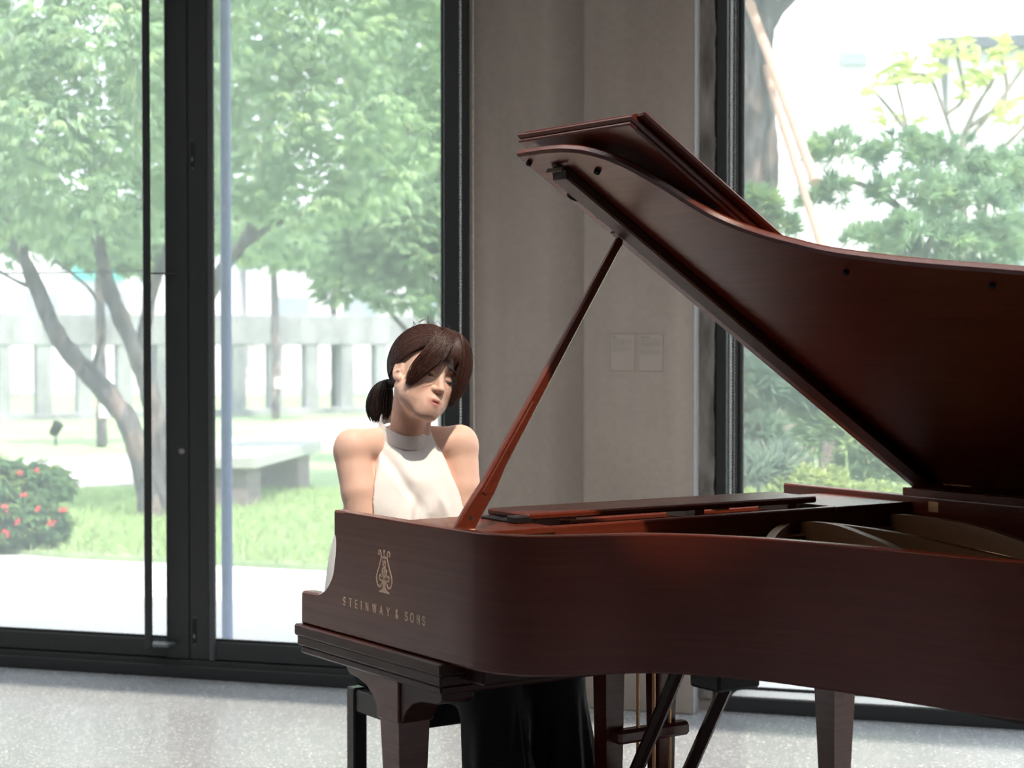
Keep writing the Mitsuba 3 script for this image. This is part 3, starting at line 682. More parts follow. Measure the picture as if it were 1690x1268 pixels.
# white building with a dark roof edge
t = thing('building', 'white building with a dark flat roof edge, top right beyond the garden', 'building')
p0 = at(1545, 70, 24); p1 = at(1415, 69, 30)
BM = trimesh.transformations.translation_matrix([p0[0], 24.0, 0]) @ trimesh.transformations.rotation_matrix(-math.atan2(p0[0], 24.0) - .02, [0, 0, 1])
add(t + '__wall', bx(.15, 9, .2, 8, 0, p0[2], .02), 'building_white', m=BM, smooth=False)
add(t + '__roof', bx(0, 9.3, 0, 8.4, p0[2] - .10, p0[2] + .07, .02), 'fascia_dark', 'dark roof edge', m=BM, smooth=False)
for k in range(3): add(t + '__window', bx(.9 + 2.4 * k, 2.2 + 2.4 * k, .15, .3, 1.2, 3.4, .02), 'building_glass', m=BM, smooth=False)
t = thing('building', 'further white building between the thick trunk and the pale tree', 'building')
add(t + '__wall', bx(p1[0] - 3.5, p1[0] + 2.2, 40, 46, 0, 8.4, .02), 'building_white', smooth=False)
add(t + '__window', bx(p1[0] + .1 + 1.4, p1[0] + .7 + 1.4, 39.9, 40.2, 7.4, 7.7, .02), 'building_glass', smooth=False)
# ================================================================ the grand piano (frame: u towards the tail, v towards the bass side, z up)
gp = thing('grand_piano', 'reddish mahogany grand piano with its lid raised on a long prop', 'piano')
def pi(part, mesh, bsdf, label=None, smooth=30, m=PIANO, **k): return add(f'{gp}__{part}', mesh, bsdf, label, smooth=smooth, m=m, **k)


RIMPTS = [(.05, 0), (.2, 0), (.35, 0), (.5, 0), (.57, .001), (.63, .006), (.69, .024), (.745, .066), (.785, .14), (.812, .215), (.835, .268), (.872, .316), (.925, .361), (.985, .396), (1.065, .435), (1.2, .474), (1.31, .498), (1.42, .518), (1.53, .54), (1.64, .575),
          (1.75, .63), (1.85, .73), (1.915, .86), (1.94, 1.02), (1.935, 1.20), (1.90, 1.34), (1.82, 1.44), (1.72, 1.476), (1.6, 1.48), (1.2, 1.48), (.8, 1.48), (.4, 1.48), (.05, 1.48)]
rim_c = catmull(RIMPTS, 7)
pi('rim', sweep(rim_c, rrect(0, .034, .705, 1.0, .005)), 'mahogany', smooth=35)
inner = Polygon(np.vstack([rim_c, [(.05, 1.48), (.05, 0)]])).buffer(0).buffer(-.030)
arm = catmull([(.006, .933), (.008, .915), (.003, .887), (-.008, .845), (-.031, .816), (-.055, .799), (-.082, .7895)], 5)
prof = [(.0, 1.0), (.0, .942)] + [tuple(a) for a in arm] + [(-.155, .787), (-.166, .786), (-.169, .783), (-.17, .778), (-.17, .705), (.055, .705), (.055, 1.0)]
for v0 in (0, 1.446):
    pi('cheek', slab(prof, v0, v0 + .034, .0045, UZ), 'mahogany', 'curved arm beside the keyboard')
# keybed with its stepped moulding
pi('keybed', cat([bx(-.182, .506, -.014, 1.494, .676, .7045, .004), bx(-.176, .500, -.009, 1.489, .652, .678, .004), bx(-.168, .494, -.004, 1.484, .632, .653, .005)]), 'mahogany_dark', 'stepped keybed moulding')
pi('key_slip', bx(-.168, -.150, .05, 1.43, .700, .735, .003), 'mahogany')
for v0 in (.05, 1.36):
    pi('key_block', bx(-.160, .02, v0, v0 + .07, .703, .765, .004), 'mahogany')
pi('fallboard', cat([bx(.000, .016, .05, 1.43, .735, .93, .004), xf(bx(-.02, .02, .05, 1.43, -.012, .012, .008), trimesh.transformations.translation_matrix([.005, 0, .935]))]), 'mahogany')
wk = mikit.ply(bx(-.148, .0, .0008, .0226, .708, .7315, .0015), 'ivory'); bk = mikit.ply(hull([(a, b, c) for a, b, c in [(-.098, .002, .73), (-.098, .0115, .73), (0, .002, .73), (0, .0115, .73), (-.092, .0033, .744), (-.092, .0102, .744), (0, .0033, .744), (0, .0102, .744)]]), 'ebony')
PM = lambda v: T((PIANO @ trimesh.transformations.translation_matrix([0, v, 0])).tolist())
for k in range(52):
    scene[f'{gp}__white_key' + (f'_{k:03d}' if k else '')] = {**wk, 'to_world': PM(.130 + .02346 * (51 - k))}
nb = 0
for k in range(51):
    if (k + 5) % 7 in (0, 1, 3, 4, 5):
        scene[f'{gp}__black_key' + (f'_{nb:03d}' if nb else '')] = {**bk, 'to_world': PM(.130 + .02346 * (51 - k) - .0068)}; nb += 1


# legs with blocks, brackets and casters
def leg(u0, v0, front=True):
    k = pi('leg', cat([bx(u0, u0 + .10, v0, v0 + .095, .535, .634, .003),
                       hull([(u0 + .008 + a * .084, v0 + .006 + b * .083, .537) for a in (0, 1) for b in (0, 1)] + [(u0 + .024 + a * .052, v0 + .022 + b * .052, .10) for a in (0, 1) for b in (0, 1)])]), 'mahogany')
    if front:
        add(k + '__bracket', slab([(u0 - .012, .634), (u0, .634), (u0, .537), (u0 - .010, .543), (u0 - .035, .575), (u0 - .07, .598), (u0 - .11, .608), (u0 - .15, .612), (u0 - .165, .622), (u0 - .165, .634)][::-1], v0 + .012, v0 + .083, .002, UZ), 'mahogany', m=PIANO)
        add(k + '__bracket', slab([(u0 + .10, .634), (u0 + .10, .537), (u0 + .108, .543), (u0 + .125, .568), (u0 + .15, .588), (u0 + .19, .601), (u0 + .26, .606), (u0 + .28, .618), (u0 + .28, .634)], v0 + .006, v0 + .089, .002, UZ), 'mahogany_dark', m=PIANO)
    add(k + '__caster', xf(cat([lathe([(0, .0), (.022, .0), (.028, .012), (.028, .03), (.014, .034), (0, .034)], 20), lathe([(0, .034), (.012, .034), (.012, .06), (.03, .065), (.032, .102), (0, .102)], 20)]), trimesh.transformations.translation_matrix([u0 + .05, v0 + .0475, 0])), 'brass', 'brass caster', m=PIANO)


leg(.200, .002); leg(.200, 1.362)
leg(1.66, 1.10, False)
# underside: beams and a dark box
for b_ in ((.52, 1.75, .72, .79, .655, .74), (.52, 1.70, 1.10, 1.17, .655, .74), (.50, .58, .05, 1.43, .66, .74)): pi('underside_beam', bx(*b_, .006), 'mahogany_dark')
pi('soundboard', slab(inner, .815, .825, 0), 'spruce')
pi('underside_box', cat([bx(.80, .90, .44, .56, .655, .75, .006)]), 'black_wood', 'dark box under the soundboard')
# pedal lyre
for v0 in (.592, .757):
    pi('lyre_post', hull([(u0 + a, v0 + b, .634) for u0, a, b in ((.245, 0, 0), (.245, .055, 0), (.245, 0, .058), (.245, .055, .058))] + [(.252 + a, v0 + .008 + b, .09) for a in (0, .042) for b in (0, .042)]), 'mahogany')
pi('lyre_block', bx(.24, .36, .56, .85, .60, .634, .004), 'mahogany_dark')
pi('lyre_rail', cat([bx(.292, .330, .612, .838, .415, .450, .008)]), 'mahogany')
pi('lyre_box', bx(.20, .36, .53, .89, .055, .145, .008), 'mahogany')
for v0 in (.677, .727, .777): pi('pedal_rod', tube([(.318, v0, .13), (.318, v0, .66)], .0042, 10), 'brass', 'thin brass pedal rod')
for v0 in (.62, .70, .78): pi('pedal', cat([bx(.06, .21, v0, v0 + .036, .075, .09, .006)]), 'brass', 'brass pedal')
for va in (.64, .82):
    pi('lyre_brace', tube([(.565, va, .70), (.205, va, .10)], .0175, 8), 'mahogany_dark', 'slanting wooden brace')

# inside: front rail, side shelves, music desk
pi('front_rail', bx(.462, .488, .034, 1.446, .925, .984, .003), 'mahogany')
pi('side_shelf', bx(.17, .492, .034, .305, .970, .9845, .002), 'mahogany'); pi('side_shelf', bx(.17, .494, 1.178, 1.446, .970, .9845, .002), 'mahogany')
pi('tuning_block', bx(.06, .462, .30, 1.18, .90, .93, .003), 'felt_black')
dm = PIANO @ trimesh.transformations.translation_matrix([.2, .30, 0]) @ trimesh.transformations.rotation_matrix(-.03, [0, 0, 1])
pi('music_desk', cat([bx(.015, .195, .0, .885, .990, 1.006, .004)]), 'mahogany', 'music desk folded flat', m=dm)
pi('desk_slide', cat([bx(.03, .19, -.032, .004, .984, .991, .003), bx(.155, .195, -.034, .016, .984, 1.001, .003)]), 'black_wood', 'black end of the desk slide', m=dm)
for v0 in (.10, .50, .80): pi('desk_support', bx(.06, .18, v0, v0 + .03, .966, .992, .002), 'mahogany', m=dm)
for v0 in (.10, .56): pi('desk_stay', bx(.168, .19, v0, v0 + .04, .985, .9905, .001), 'brass', 'small brass stay', m=dm)
# iron frame, struts, strings
plate = inner.buffer(-.012).intersection(sbox(.50, .0, 1.9, 1.45)).difference(unary_union([Polygon([(.86, .62), (1.1, .60), (1.1, .74), (.86, .78)]), Polygon([(1.2, .66), (1.55, .70), (1.55, .95), (1.2, .82)])]))
pi('plate', slab(plate, .862, .872, .002), 'bronze')


def strut(pts, w, z0):
    p = catmull(pts, 6); q = p[:, :2]; t = np.gradient(q, axis=0); t /= np.linalg.norm(t, axis=1, keepdims=True); nn = np.stack([-t[:, 1], t[:, 0]], 1) * w / 2
    V = np.concatenate([np.c_[q + nn, p[:, 2]], np.c_[q - nn, p[:, 2]], np.c_[q - nn * 1.5, np.full(len(p), z0)], np.c_[q + nn * 1.5, np.full(len(p), z0)]]); n = len(p); i = np.arange(n - 1)
    F = []
    for a in range(4):
        b = (a + 1) % 4; F += [np.stack([a * n + i, a * n + i + 1, b * n + i + 1], 1), np.stack([a * n + i, b * n + i + 1, b * n + i], 1)]
    F = np.vstack(F + [[[0, n, 2 * n], [0, 2 * n, 3 * n], [n - 1, 3 * n - 1, 2 * n - 1], [n - 1, 4 * n - 1, 3 * n - 1]]])
    m = tm(V, F); m.fix_normals(); return m


pi('plate_strut', strut([(.655, .79, .925), (.56, .91, .945), (.46, 1.05, .953), (.40, 1.12, .953)], .022, .868), 'bronze', smooth=20)
pi('plate_strut', strut([(.47, 1.07, .945), (.53, 1.055, .957), (.66, 1.02, .962), (.80, .975, .953), (.95, .91, .945), (1.1, .835, .930), (1.22, .77, .90)], .020, .868), 'bronze', smooth=20)
pi('plate_strut', strut([(.50, 1.10, .945), (.58, 1.085, .955), (.80, 1.10, .948), (1.05, 1.09, .93), (1.5, 1.06, .90)], .020, .868), 'bronze', smooth=20)
pi('plate_strut', strut([(.49, 1.375, .955), (.60, 1.345, .962), (.85, 1.29, .962), (1.1, 1.22, .94), (1.5, 1.12, .90)], .022, .868), 'bronze', smooth=20)
for v0 in (.25, .50, .74): pi('plate_strut', strut([(.50, v0 + .10, .90), (.62, v0 + .10, .915), (.74, v0 + .12, .905), (.9, v0 + .20, .88)], .018, .868), 'bronze', smooth=20)
pi('plate_flange', cat([bx(.490, .52, .05, 1.43, .866, .925, .003)]), 'bronze')
S = []
for k in range(62):
    v0 = .42 + .0155 * k; u1 = np.interp(v0, [.42, .5, .7, 1.0, 1.4], [.70, .80, 1.25, 1.72, 1.80]); v1 = v0 - .02 * (u1 - .5)
    S.append(tube([(.53, v0, .892), (u1, v1, .888)], .0011 + .0006 * (k > 40), 5, False))
for k in range(24):
    v0 = .98 + .018 * k; S.append(tube([(.53, v0, .906), (1.75, v0 - .32, .903)], .0021, 5, False))
pi('string', cat(S), 'brass', 'rows of copper-coloured strings', kind='stuff')
pi('damper_rail', cat([bx(.535, .552, .12, .75, .895, .925, .002)]), 'felt_black')

# lid (frame: w up from the hinge, u along it, c out of its upper face)
PH = math.radians(32.4); cs, sn = math.cos(PH), math.sin(PH)
wv = np.array([0, -cs, sn]); nv = np.array([0, sn, cs])
LID = np.eye(4); LID[:3, 0], LID[:3, 1], LID[:3, 2], LID[:3, 3] = wv, [1, 0, 0], nv, [0, 1.48, 1.02]
LIDM = PIANO @ LID
off = rim_c - 0
tn = np.gradient(off, axis=0); tn /= np.linalg.norm(tn, axis=1, keepdims=True); oc = off + np.stack([tn[:, 1], -tn[:, 0]], 1) * .017
sel = (oc[:, 0] > .46)
curve = oc[sel]; curve = curve[np.r_[True, np.linalg.norm(np.diff(curve, axis=0), axis=1) > .004]]
lp = [(1.497, .457)] + [(1.48 - b, a) for a, b in curve] + [(-.017, .457)]
pl = Polygon(lp).buffer(0)
lid = pi('lid', slab(pl, 0, .021, .006), 'mahogany', 'raised main lid', m=LIDM)
def ld(part, mesh, bsdf, label=None, **k): return add(f'{lid}__{part}', mesh, bsdf, label, m=LIDM, **k)
bat = slab([(.04, 0), (1.437, 0), (1.437, -.008), (1.425, -.024), (.06, -.024)], .533, .592, .004, ([0, 2, 1], [1, 1, 1]))
ld('batten', bat, 'mahogany_dark', 'dark batten across the underside')
ld('latch', cat([bx(1.436, 1.456, .552, .572, -.008, .001, .002), bx(1.443, 1.449, .530, .592, -.018, -.007, .002)]), 'dark_brass', 'small metal latch')
for w, u, r_ in ((1.470, .482, .0065), (1.413, .673, .0075), (.996, 1.074, .007), (.93, 1.42, .007)): ld('rubber_button', lathe([(0, -.009), (r_ * .8, -.009), (r_, -.006), (r_, .001), (0, .001)], 14).apply_translation((w, u, 0)), 'felt_black', 'small black rubber button')
for w in (1.247, 1.104, .952, .799, .645, .49): ld('screw_cap', lathe([(0, -.0035), (.005, -.0035), (.0065, -.001), (.0065, .001), (0, .001)], 12).apply_translation((w, .488, 0)), 'mahogany', 'small plug')
ld('prop_cup', lathe([(0, -.001), (.011, -.001), (.013, -.003), (.0165, -.003), (.0165, .001), (0, .001)], 20).apply_translation((1.334, .492, 0)), 'felt_black', 'dark prop cup')
ld('prop_plate', bx(1.168, 1.192, .472, .510, -.003, .001, .001), 'dark_brass')
ld('hinge', cat([tube([(-.012, .585, -.004), (-.012, .70, -.004)], .007, 10), bx(-.010, .035, .60, .69, -.003, .001, .001)]), 'brass', 'brass hinge')
pi('hinge_plate', bx(.552, .588, 1.4455, 1.4485, .962, .990, .001), 'brass', 'small brass plate')
pi('lid_hinge_strip', bx(.457, 1.70, 1.450, 1.482, .998, 1.0195, .002), 'mahogany')
# front flap folded back onto the lid
flp = pi('front_flap', cat([slab([(-.015, .430), (1.503, .430), (1.503, .852), (-.015, .852)], .050, .064, .005), slab([(-.015, .436), (1.494, .436), (1.494, .876), (-.015, .876)], .0655, .0745, .004)]), 'mahogany', 'front lid flap folded back over the lid', m=LIDM)
add(flp + '__border', slab(Polygon([(-.01, .434), (1.496, .434), (1.496, .846), (-.01, .846)], [[(.05, .48), (1.44, .48), (1.44, .80), (.05, .80)]]), .041, .0505, .003), 'mahogany', m=LIDM)
for w in (.2, .75, 1.3): add(flp + '__hinge', cat([bx(w, w + .07, .425, .47, .021, .049, .003)]), 'brass', 'brass flap hinge', m=LIDM)
for w in (.3, 1.2): add(flp + '__rubber_button', lathe([(0, .020), (.010, .020), (.010, .042), (0, .042)], 14).apply_translation((w, .82, 0)), 'felt_black', m=LIDM)
# prop stick: a board in the (v, z) plane
b0, b1 = np.array([.052, .984]), np.array([.487, 1.643]); d = (b1 - b0) / np.linalg.norm(b1 - b0); e = np.array([-d[1], d[0]]); LP = np.linalg.norm(b1 - b0)
tt = [0, .02, .05, .085, .115, .14, .18, .26, .40, .60, LP - .01, LP]
wl = [.025, .026, .0255, .023, .020, .0185, .0175, .0165, .0140, .0122, .0105, .006]; wr = [.021, .0215, .0215, .0210, .0220, .0205, .0155, .0145, .0130, .0115, .0105, .006]
pl_ = [b0 + d * t + e * a for t, a in zip(tt, wl)] + [b0 + d * t - e * a for t, a in zip(tt[::-1], wr[::-1])]
pr = pi('prop', slab(np.array(pl_), .484, .500, .004, ([2, 0, 1], [1, 1, 1])), 'mahogany', 'long lid prop')
def onprop(t, a): return b0 + d * t + e * a
for t, a in ((.038, .004), (.21, .0)):
    q = onprop(t, a); cyl = lathe([(0, 0), (.0042, 0), (.0042, .003), (0, .003)], 14); cyl.apply_transform(trimesh.transformations.rotation_matrix(math.pi / 2, [0, 1, 0])); cyl.apply_translation((.4985, q[0], q[1]))
    add(pr + '__screw', cyl, 'felt_black', 'dark screw hole', m=PIANO)
q0, q1 = onprop(.10, .004), onprop(.34, .002)
add(pr + '__short_stay', slab(np.array([q0 + e * .006, q0 - e * .006, q1 - e * .004, q1 + e * .004]), .4985, .5025, .0015, ([2, 0, 1], [1, 1, 1])), 'mahogany', m=PIANO)
pi('prop_hinge', bx(.475, .508, .038, .078, .983, .994, .002), 'brass')

# lettering and emblem on the treble cheek (raised a hair above the wood, facing the camera)
CH = PIANO @ np.array([[1, 0, 0, 0], [0, 0, -1, 0], [0, 1, 0, 0], [0, 0, 0, 1.0]])    # (x, y, h) -> (u, -h, y)
for ch, u, bold in zip('STEINWAY&SONS', [.051, .082, .110, .134, .162, .196, .227, .259, .298, .340, .365, .393, .416], [0] * 9 + [1] * 4):
    m = flat(0, .0022, 0, .0205, 0, .0005) if ch == 'I' else meshkit.text_mesh(ch, .0205, .0005, bold=bool(bold))
    c = m.bounds.mean(0); m.vertices -= [c[0], 0, 0]; sx = 1.0 if ch == 'I' else {'S': .78, 'N': .72, 'O': .80, 'W': .70, 'E': .85, '&': .72}.get(ch, .85) * (1.05 if bold else 1)
    m.vertices *= [sx, 1, 1]; m.vertices += [u, .7765, 0]
    pi('letter', m, 'decal', f'pale {"ampersand" if ch == "&" else "capital letter " + ch}', smooth=False, m=CH)


def emblem():
    g = []
    ln = lambda P, w: g.append(LineString(catmull(np.array(P), 8)).buffer(w, quad_segs=4))
    for s in (-1, 1):
        ln([(s * .013, .066), (s * .0155, .058), (s * .024, .040), (s * .0335, .022), (s * .034, .008), (s * .028, -.002), (s * .018, -.003), (s * .012, .004)], .0023)
        ln([(s * .013, .064), (s * .014, .074), (s * .019, .080), (s * .025, .077), (s * .0245, .070), (s * .021, .070)], .0016)
        ln([(s * .006, .006), (s * .012, .012), (s * .019, .012), (s * .022, .019), (s * .018, .024), (s * .014, .020)], .0019)
        ln([(s * .003, .006), (s * .004, -.004), (s * .010, -.012), (s * .020, -.015)], .0026)
    g.append(sbox(-.0155, .063, .0155, .067)); g.append(Point(0, .079).buffer(.004)); g.append(sbox(-.0015, .066, .0015, .077))
    for x in (-.0055, 0, .0055): g.append(LineString([(x * 1.1, .063), (x, .012)]).buffer(.0006))
    g.append(Polygon([(-.011, .012), (.011, .012), (.008, .004), (.003, .001), (.005, -.008), (.016, -.0165), (-.016, -.0165), (-.005, -.008), (-.003, .001), (-.008, .004)]))
    ln([(.006, .052), (0, .056), (-.005, .050), (.001, .043), (.005, .036), (-.001, .031)], .0016)
    ln([(.010, .036), (.010, .026), (.002, .021), (-.007, .026), (-.009, .034), (-.003, .040), (.004, .036), (.001, .029)], .0022)
    return unary_union(g)


g = emblem(); em = cat([trimesh.creation.extrude_polygon(a, .0005, engine='earcut') for a in getattr(g, 'geoms', [g])])
em.vertices += [.2415, .8445, 0]
pi('emblem', em, 'decal', 'pale lyre emblem', smooth=False, m=CH)

# ================================================================ the bench
bn = thing('piano_bench', 'black wooden piano bench with a padded seat, the pianist sitting on it', 'bench')
def be(part, mesh, bsdf, label=None, **k): return add(f'{bn}__{part}', mesh, bsdf, label, m=PIANO, **k)
U0, U1, V0, V1 = -.485, -.148, .300, .86
for a in (U0, U1 - .042):
    for b in (V0, V1 - .042): be('leg', bx(a, a + .042, b, b + .042, 0, .466, .004), 'black_wood')
for a in (U0 + .006, U1 - .030): be('rail', bx(a, a + .024, V0 + .04, V1 - .04, .402, .462, .003), 'black_wood')
for b in (V0 + .006, V1 - .030): be('rail', bx(U0 + .04, U1 - .04, b, b + .024, .402, .462, .003), 'black_wood')
cu = bx(U0 + .012, U1 - .012, V0 + .012, V1 - .012, .470, .512, .014)
be('cushion', cu, 'felt_black', 'black padded seat', smooth=50)
# ================================================================ the pianist
from scipy.interpolate import PchipInterpolator


class Grid:
    """A distance field on a lattice, shapes joined smoothly and meshed by surface nets."""
    def __init__(self, lo, hi, h):
        self.lo, self.h = np.array(lo, float), h; self.n = np.ceil((np.array(hi) - lo) / h).astype(int) + 1
        self.F = np.full(self.n, .08, np.float32)

    def part(self, lo, hi):
        a = np.clip(np.floor((np.array(lo) - self.lo) / self.h).astype(int), 0, self.n); b = np.clip(np.ceil((np.array(hi) - self.lo) / self.h).astype(int) + 1, 0, self.n)
        g = np.meshgrid(*[self.lo[i] + self.h * np.arange(a[i], b[i]) for i in range(3)], indexing='ij')
        return tuple(slice(a[i], b[i]) for i in range(3)), g

    def op(self, fn, lo, hi, k, mode='u', pad=.05):
        sl, (X, Y, Z) = self.part(np.array(lo) - pad, np.array(hi) + pad)
        if min(X.shape) == 0: return
        A = self.F[sl]; B = fn(X, Y, Z)
        if mode == 'u': h = np.clip(.5 + .5 * (A - B) / k, 0, 1); R = A * (1 - h) + B * h - k * h * (1 - h)
        elif mode == 's': h = np.clip(.5 - .5 * (A + B) / k, 0, 1); R = A * (1 - h) - B * h + k * h * (1 - h)
        else: h = np.clip(.5 - .5 * (A - B) / k, 0, 1); R = A * (1 - h) + B * h + k * h * (1 - h)
        self.F[sl] = R

    def cap(self, a, b, ra, rb, k=.012, mode='u'):
        a, b = np.array(a, float), np.array(b, float); d = b - a; dd = d @ d
        def fn(X, Y, Z):
            t = np.clip(((X - a[0]) * d[0] + (Y - a[1]) * d[1] + (Z - a[2]) * d[2]) / dd, 0, 1)
            return np.sqrt((X - a[0] - t * d[0]) ** 2 + (Y - a[1] - t * d[1]) ** 2 + (Z - a[2] - t * d[2]) ** 2) - (ra + (rb - ra) * t)
        m = max(ra, rb); self.op(fn, np.minimum(a, b) - m, np.maximum(a, b) + m, k, mode)

    def ell(self, c, r, k=.012, mode='u', rot=None):
        c, r = np.array(c, float), np.array(r, float); R = np.eye(3) if rot is None else np.array(rot)
        def fn(X, Y, Z):
            q = [((X - c[0]) * R[0, i] + (Y - c[1]) * R[1, i] + (Z - c[2]) * R[2, i]) / r[i] for i in range(3)]
            l = np.sqrt(q[0] ** 2 + q[1] ** 2 + q[2] ** 2); g = np.sqrt((q[0] / r[0]) ** 2 + (q[1] / r[1]) ** 2 + (q[2] / r[2]) ** 2)
            return l * (l - 1) / np.maximum(g, 1e-6)
        m = r.max(); self.op(fn, c - m, c + m, k, mode)

    def mesh(self, smooth=3):
        F = self.F; S = F < 0; n = F.shape
        cnt = np.zeros([x - 1 for x in n], np.int8)
        for o in np.ndindex(2, 2, 2): cnt += S[tuple(slice(o[i], n[i] - 1 + o[i]) for i in range(3))]
        act = (cnt > 0) & (cnt < 8); idx = np.full(act.shape, -1); cells = np.argwhere(act); idx[act] = np.arange(len(cells))
        acc = np.zeros((len(cells), 3)); num = np.zeros(len(cells))
        C = {o: F[tuple((cells + o).T)] for o in np.ndindex(2, 2, 2)}
        for ax in range(3):
            for o in np.ndindex(2, 2, 2):
                if o[ax]: continue
                o2 = list(o); o2[ax] = 1; a, b = C[o], C[tuple(o2)]; m = (a < 0) != (b < 0)
                t = np.where(m, a / np.where(m, a - b, 1), 0); p = np.zeros((len(cells), 3)) + o; p[:, ax] = t
                acc[m] += p[m]; num[m] += 1
        V = self.lo + self.h * (cells + acc / num[:, None]); Q = []
        for ax in range(3):
            u, v = [(1, 2), (2, 0), (0, 1)][ax]
            a = S[tuple(slice(0, n[i] - 1) if i == ax else slice(1, n[i] - 1) for i in range(3))]; b = S[tuple(slice(1, n[i]) if i == ax else slice(1, n[i] - 1) for i in range(3))]
            for mask, flip in ((a & ~b, False), (~a & b, True)):
                e = np.argwhere(mask)
                if not len(e): continue
                e[:, u] += 1; e[:, v] += 1
                def at_(du, dv):
                    q = e.copy(); q[:, u] += du; q[:, v] += dv; return idx[tuple(q.T)]
                q = np.stack([at_(-1, -1), at_(0, -1), at_(0, 0), at_(-1, 0)], 1); Q.append(q[:, ::-1] if flip else q)
        Q = np.vstack(Q); Q = Q[(Q >= 0).all(1)]
        m = tm(V, np.vstack([Q[:, [0, 1, 2]], Q[:, [0, 2, 3]]]))
        if smooth: trimesh.smoothing.filter_taubin(m, lamb=.5, nu=.53, iterations=smooth)
        return m


person = thing('person', 'woman with a low ponytail in a white sleeveless top playing the piano', 'person')
HR = np.array([[-.742, .616, .263], [-.573, -.787, .229], [.348, .019, .937]]); HS = 1.011; HC = np.array([-.2383, 4.852, 1.3107])
HM = np.eye(4); HM[:3, :3] = HR * HS; HM[:3, 3] = HC; HI = np.linalg.inv(HM)
def to_head(p): return (HI @ [*p, 1])[:3]
def to_world(p): p = np.asarray(p, float); return p @ (HR * HS).T + HC


def pv(u, v, z): return (PIANO @ [u, v, z, 1])[:3]
N0 = np.array([-.290, 4.912, 1.115]); SB = to_world([0, -.028, -.06])
SR, SL = np.array([-.428, 4.852, 1.120]), np.array([-.140, 4.958, 1.124])
ER, EL = np.array([-.386, 4.800, .862]), np.array([-.128, 4.915, .862])
WR, WL = pv(-.235, .468, .800), pv(-.228, .775, .800)
rv, fv = np.array([-.94, -.35, 0]), np.array([.35, -.94, 0])        # her right, her front
TC = np.array([-.287, 4.915])


def loft(rows, folds=None):
    """rows: (z, half width, half depth, forward shift). An elliptical sleeve around the torso axis."""
    rows = np.array(sorted(rows)); z0 = rows[:, 0]; pc = [PchipInterpolator(z0, rows[:, i]) for i in (1, 2, 3)]
    def fn(X, Y, Z):
        zl = np.clip(Z[0, 0], z0[0], z0[-1]); a, b, s = (np.broadcast_to(p(zl), Z.shape) for p in pc)
        t = (X - TC[0]) * rv[0] + (Y - TC[1]) * rv[1]; f = (X - TC[0]) * fv[0] + (Y - TC[1]) * fv[1] - s
        if folds is not None: a, b = a + 0, b + folds(t, f, Z)
        l = np.sqrt((t / a) ** 2 + (f / b) ** 2) + 1e-6; g = np.sqrt((t / a ** 2) ** 2 + (f / b ** 2) ** 2) + 1e-6
        return np.maximum(l * (l - 1) / g, np.maximum(Z - rows[-1, 0], rows[0, 0] - Z))
    return fn


def hand(G, W, E, tip, side):
    """A relaxed playing hand: palm, four curved fingers of unequal length and a thumb leaving the side of the palm."""
    d = np.array(tip) - W; d /= np.linalg.norm(d); h = np.array([d[0], d[1], 0]); h /= np.linalg.norm(h); lat = np.array([-h[1], h[0], 0]) * side; up = np.array([0, 0, 1.0])
    K = W + h * .085 + up * .006; G.cap(W, W + h * .03, .024, .026, .012)
    for s in (-1, 0, 1): G.cap(W + h * .02 + lat * s * .014, K + lat * s * .027, .017, .0125, .012)
    for i, (s, L) in enumerate(((-.033, .052), (-.011, .064), (.011, .070), (.033, .062))):
        k = K + lat * s; a = k + h * L * .55 + up * .010 + lat * s * .25; b = a + h * L * .35 - up * .018 + lat * s * .1; c = b + h * L * .14 - up * .022
        G.cap(k, a, .0098, .0088, .005); G.cap(a, b, .0088, .0080, .004); G.cap(b, c, .0080, .0070, .004)
    t0 = W + h * .025 + lat * .022 - up * .004; t1 = t0 + h * .032 + lat * .026 - up * .010; t2 = t1 + h * .030 + lat * .008 - up * .012; t3 = t2 + h * .022 - lat * .004 - up * .008
    G.cap(t0, t1, .014, .0105, .010); G.cap(t1, t2, .0105, .009, .004); G.cap(t2, t3, .009, .0075, .004)


TR, TL = pv(-.10, .545, .75), pv(-.10, .800, .75)
SKIN_T = [(.60, .135, .090, .0), (.75, .115, .080, .005), (.85, .120, .085, .005), (.95, .138, .095, .008), (1.02, .140, .088, .0), (1.075, .125, .066, -.008), (1.125, .080, .046, -.012)]


def shoulders(G):
    G.cap(N0 - [0, 0, .02], N0 + (SB - N0) * .62, .0475, .040, .012)
    for S in (SR, SL):
        G.cap(N0 - fv * .016 + [0, 0, .036], S + (np.array([N0[0], N0[1], S[2]]) - S) * .06 + [0, 0, .002], .028, .0445, .022)
        G.cap(N0 + fv * .022 + [0, 0, -.012], S + (N0 - S) * [.3, .3, 0] + fv * .012, .013, .024, .025)


def body_mesh():
    G = Grid((-.52, 4.52, .60), (.22, 5.10, 1.195), .0036)
    G.op(loft(SKIN_T), (-.50, 4.75, .60), (-.08, 5.07, 1.12), .02, pad=0)
    shoulders(G)
    for S, E, W, tip, side in ((SR, ER, WR, TR, -1), (SL, EL, WL, TL, 1)):
        G.ell(S, (.0475, .0475, .050), .018); m = S + (E - S) * .45 + fv * .004
        G.cap(S + [0, 0, -.02], m, .0470, .0460, .014); G.cap(m, E, .0460, .0385, .008)
        q = E + (W - E) * .3; G.cap(E, q, .0385, .0385, .02); G.cap(q, W, .0385, .0240, .02); hand(G, W, E, tip, side)
    return G.mesh(4)


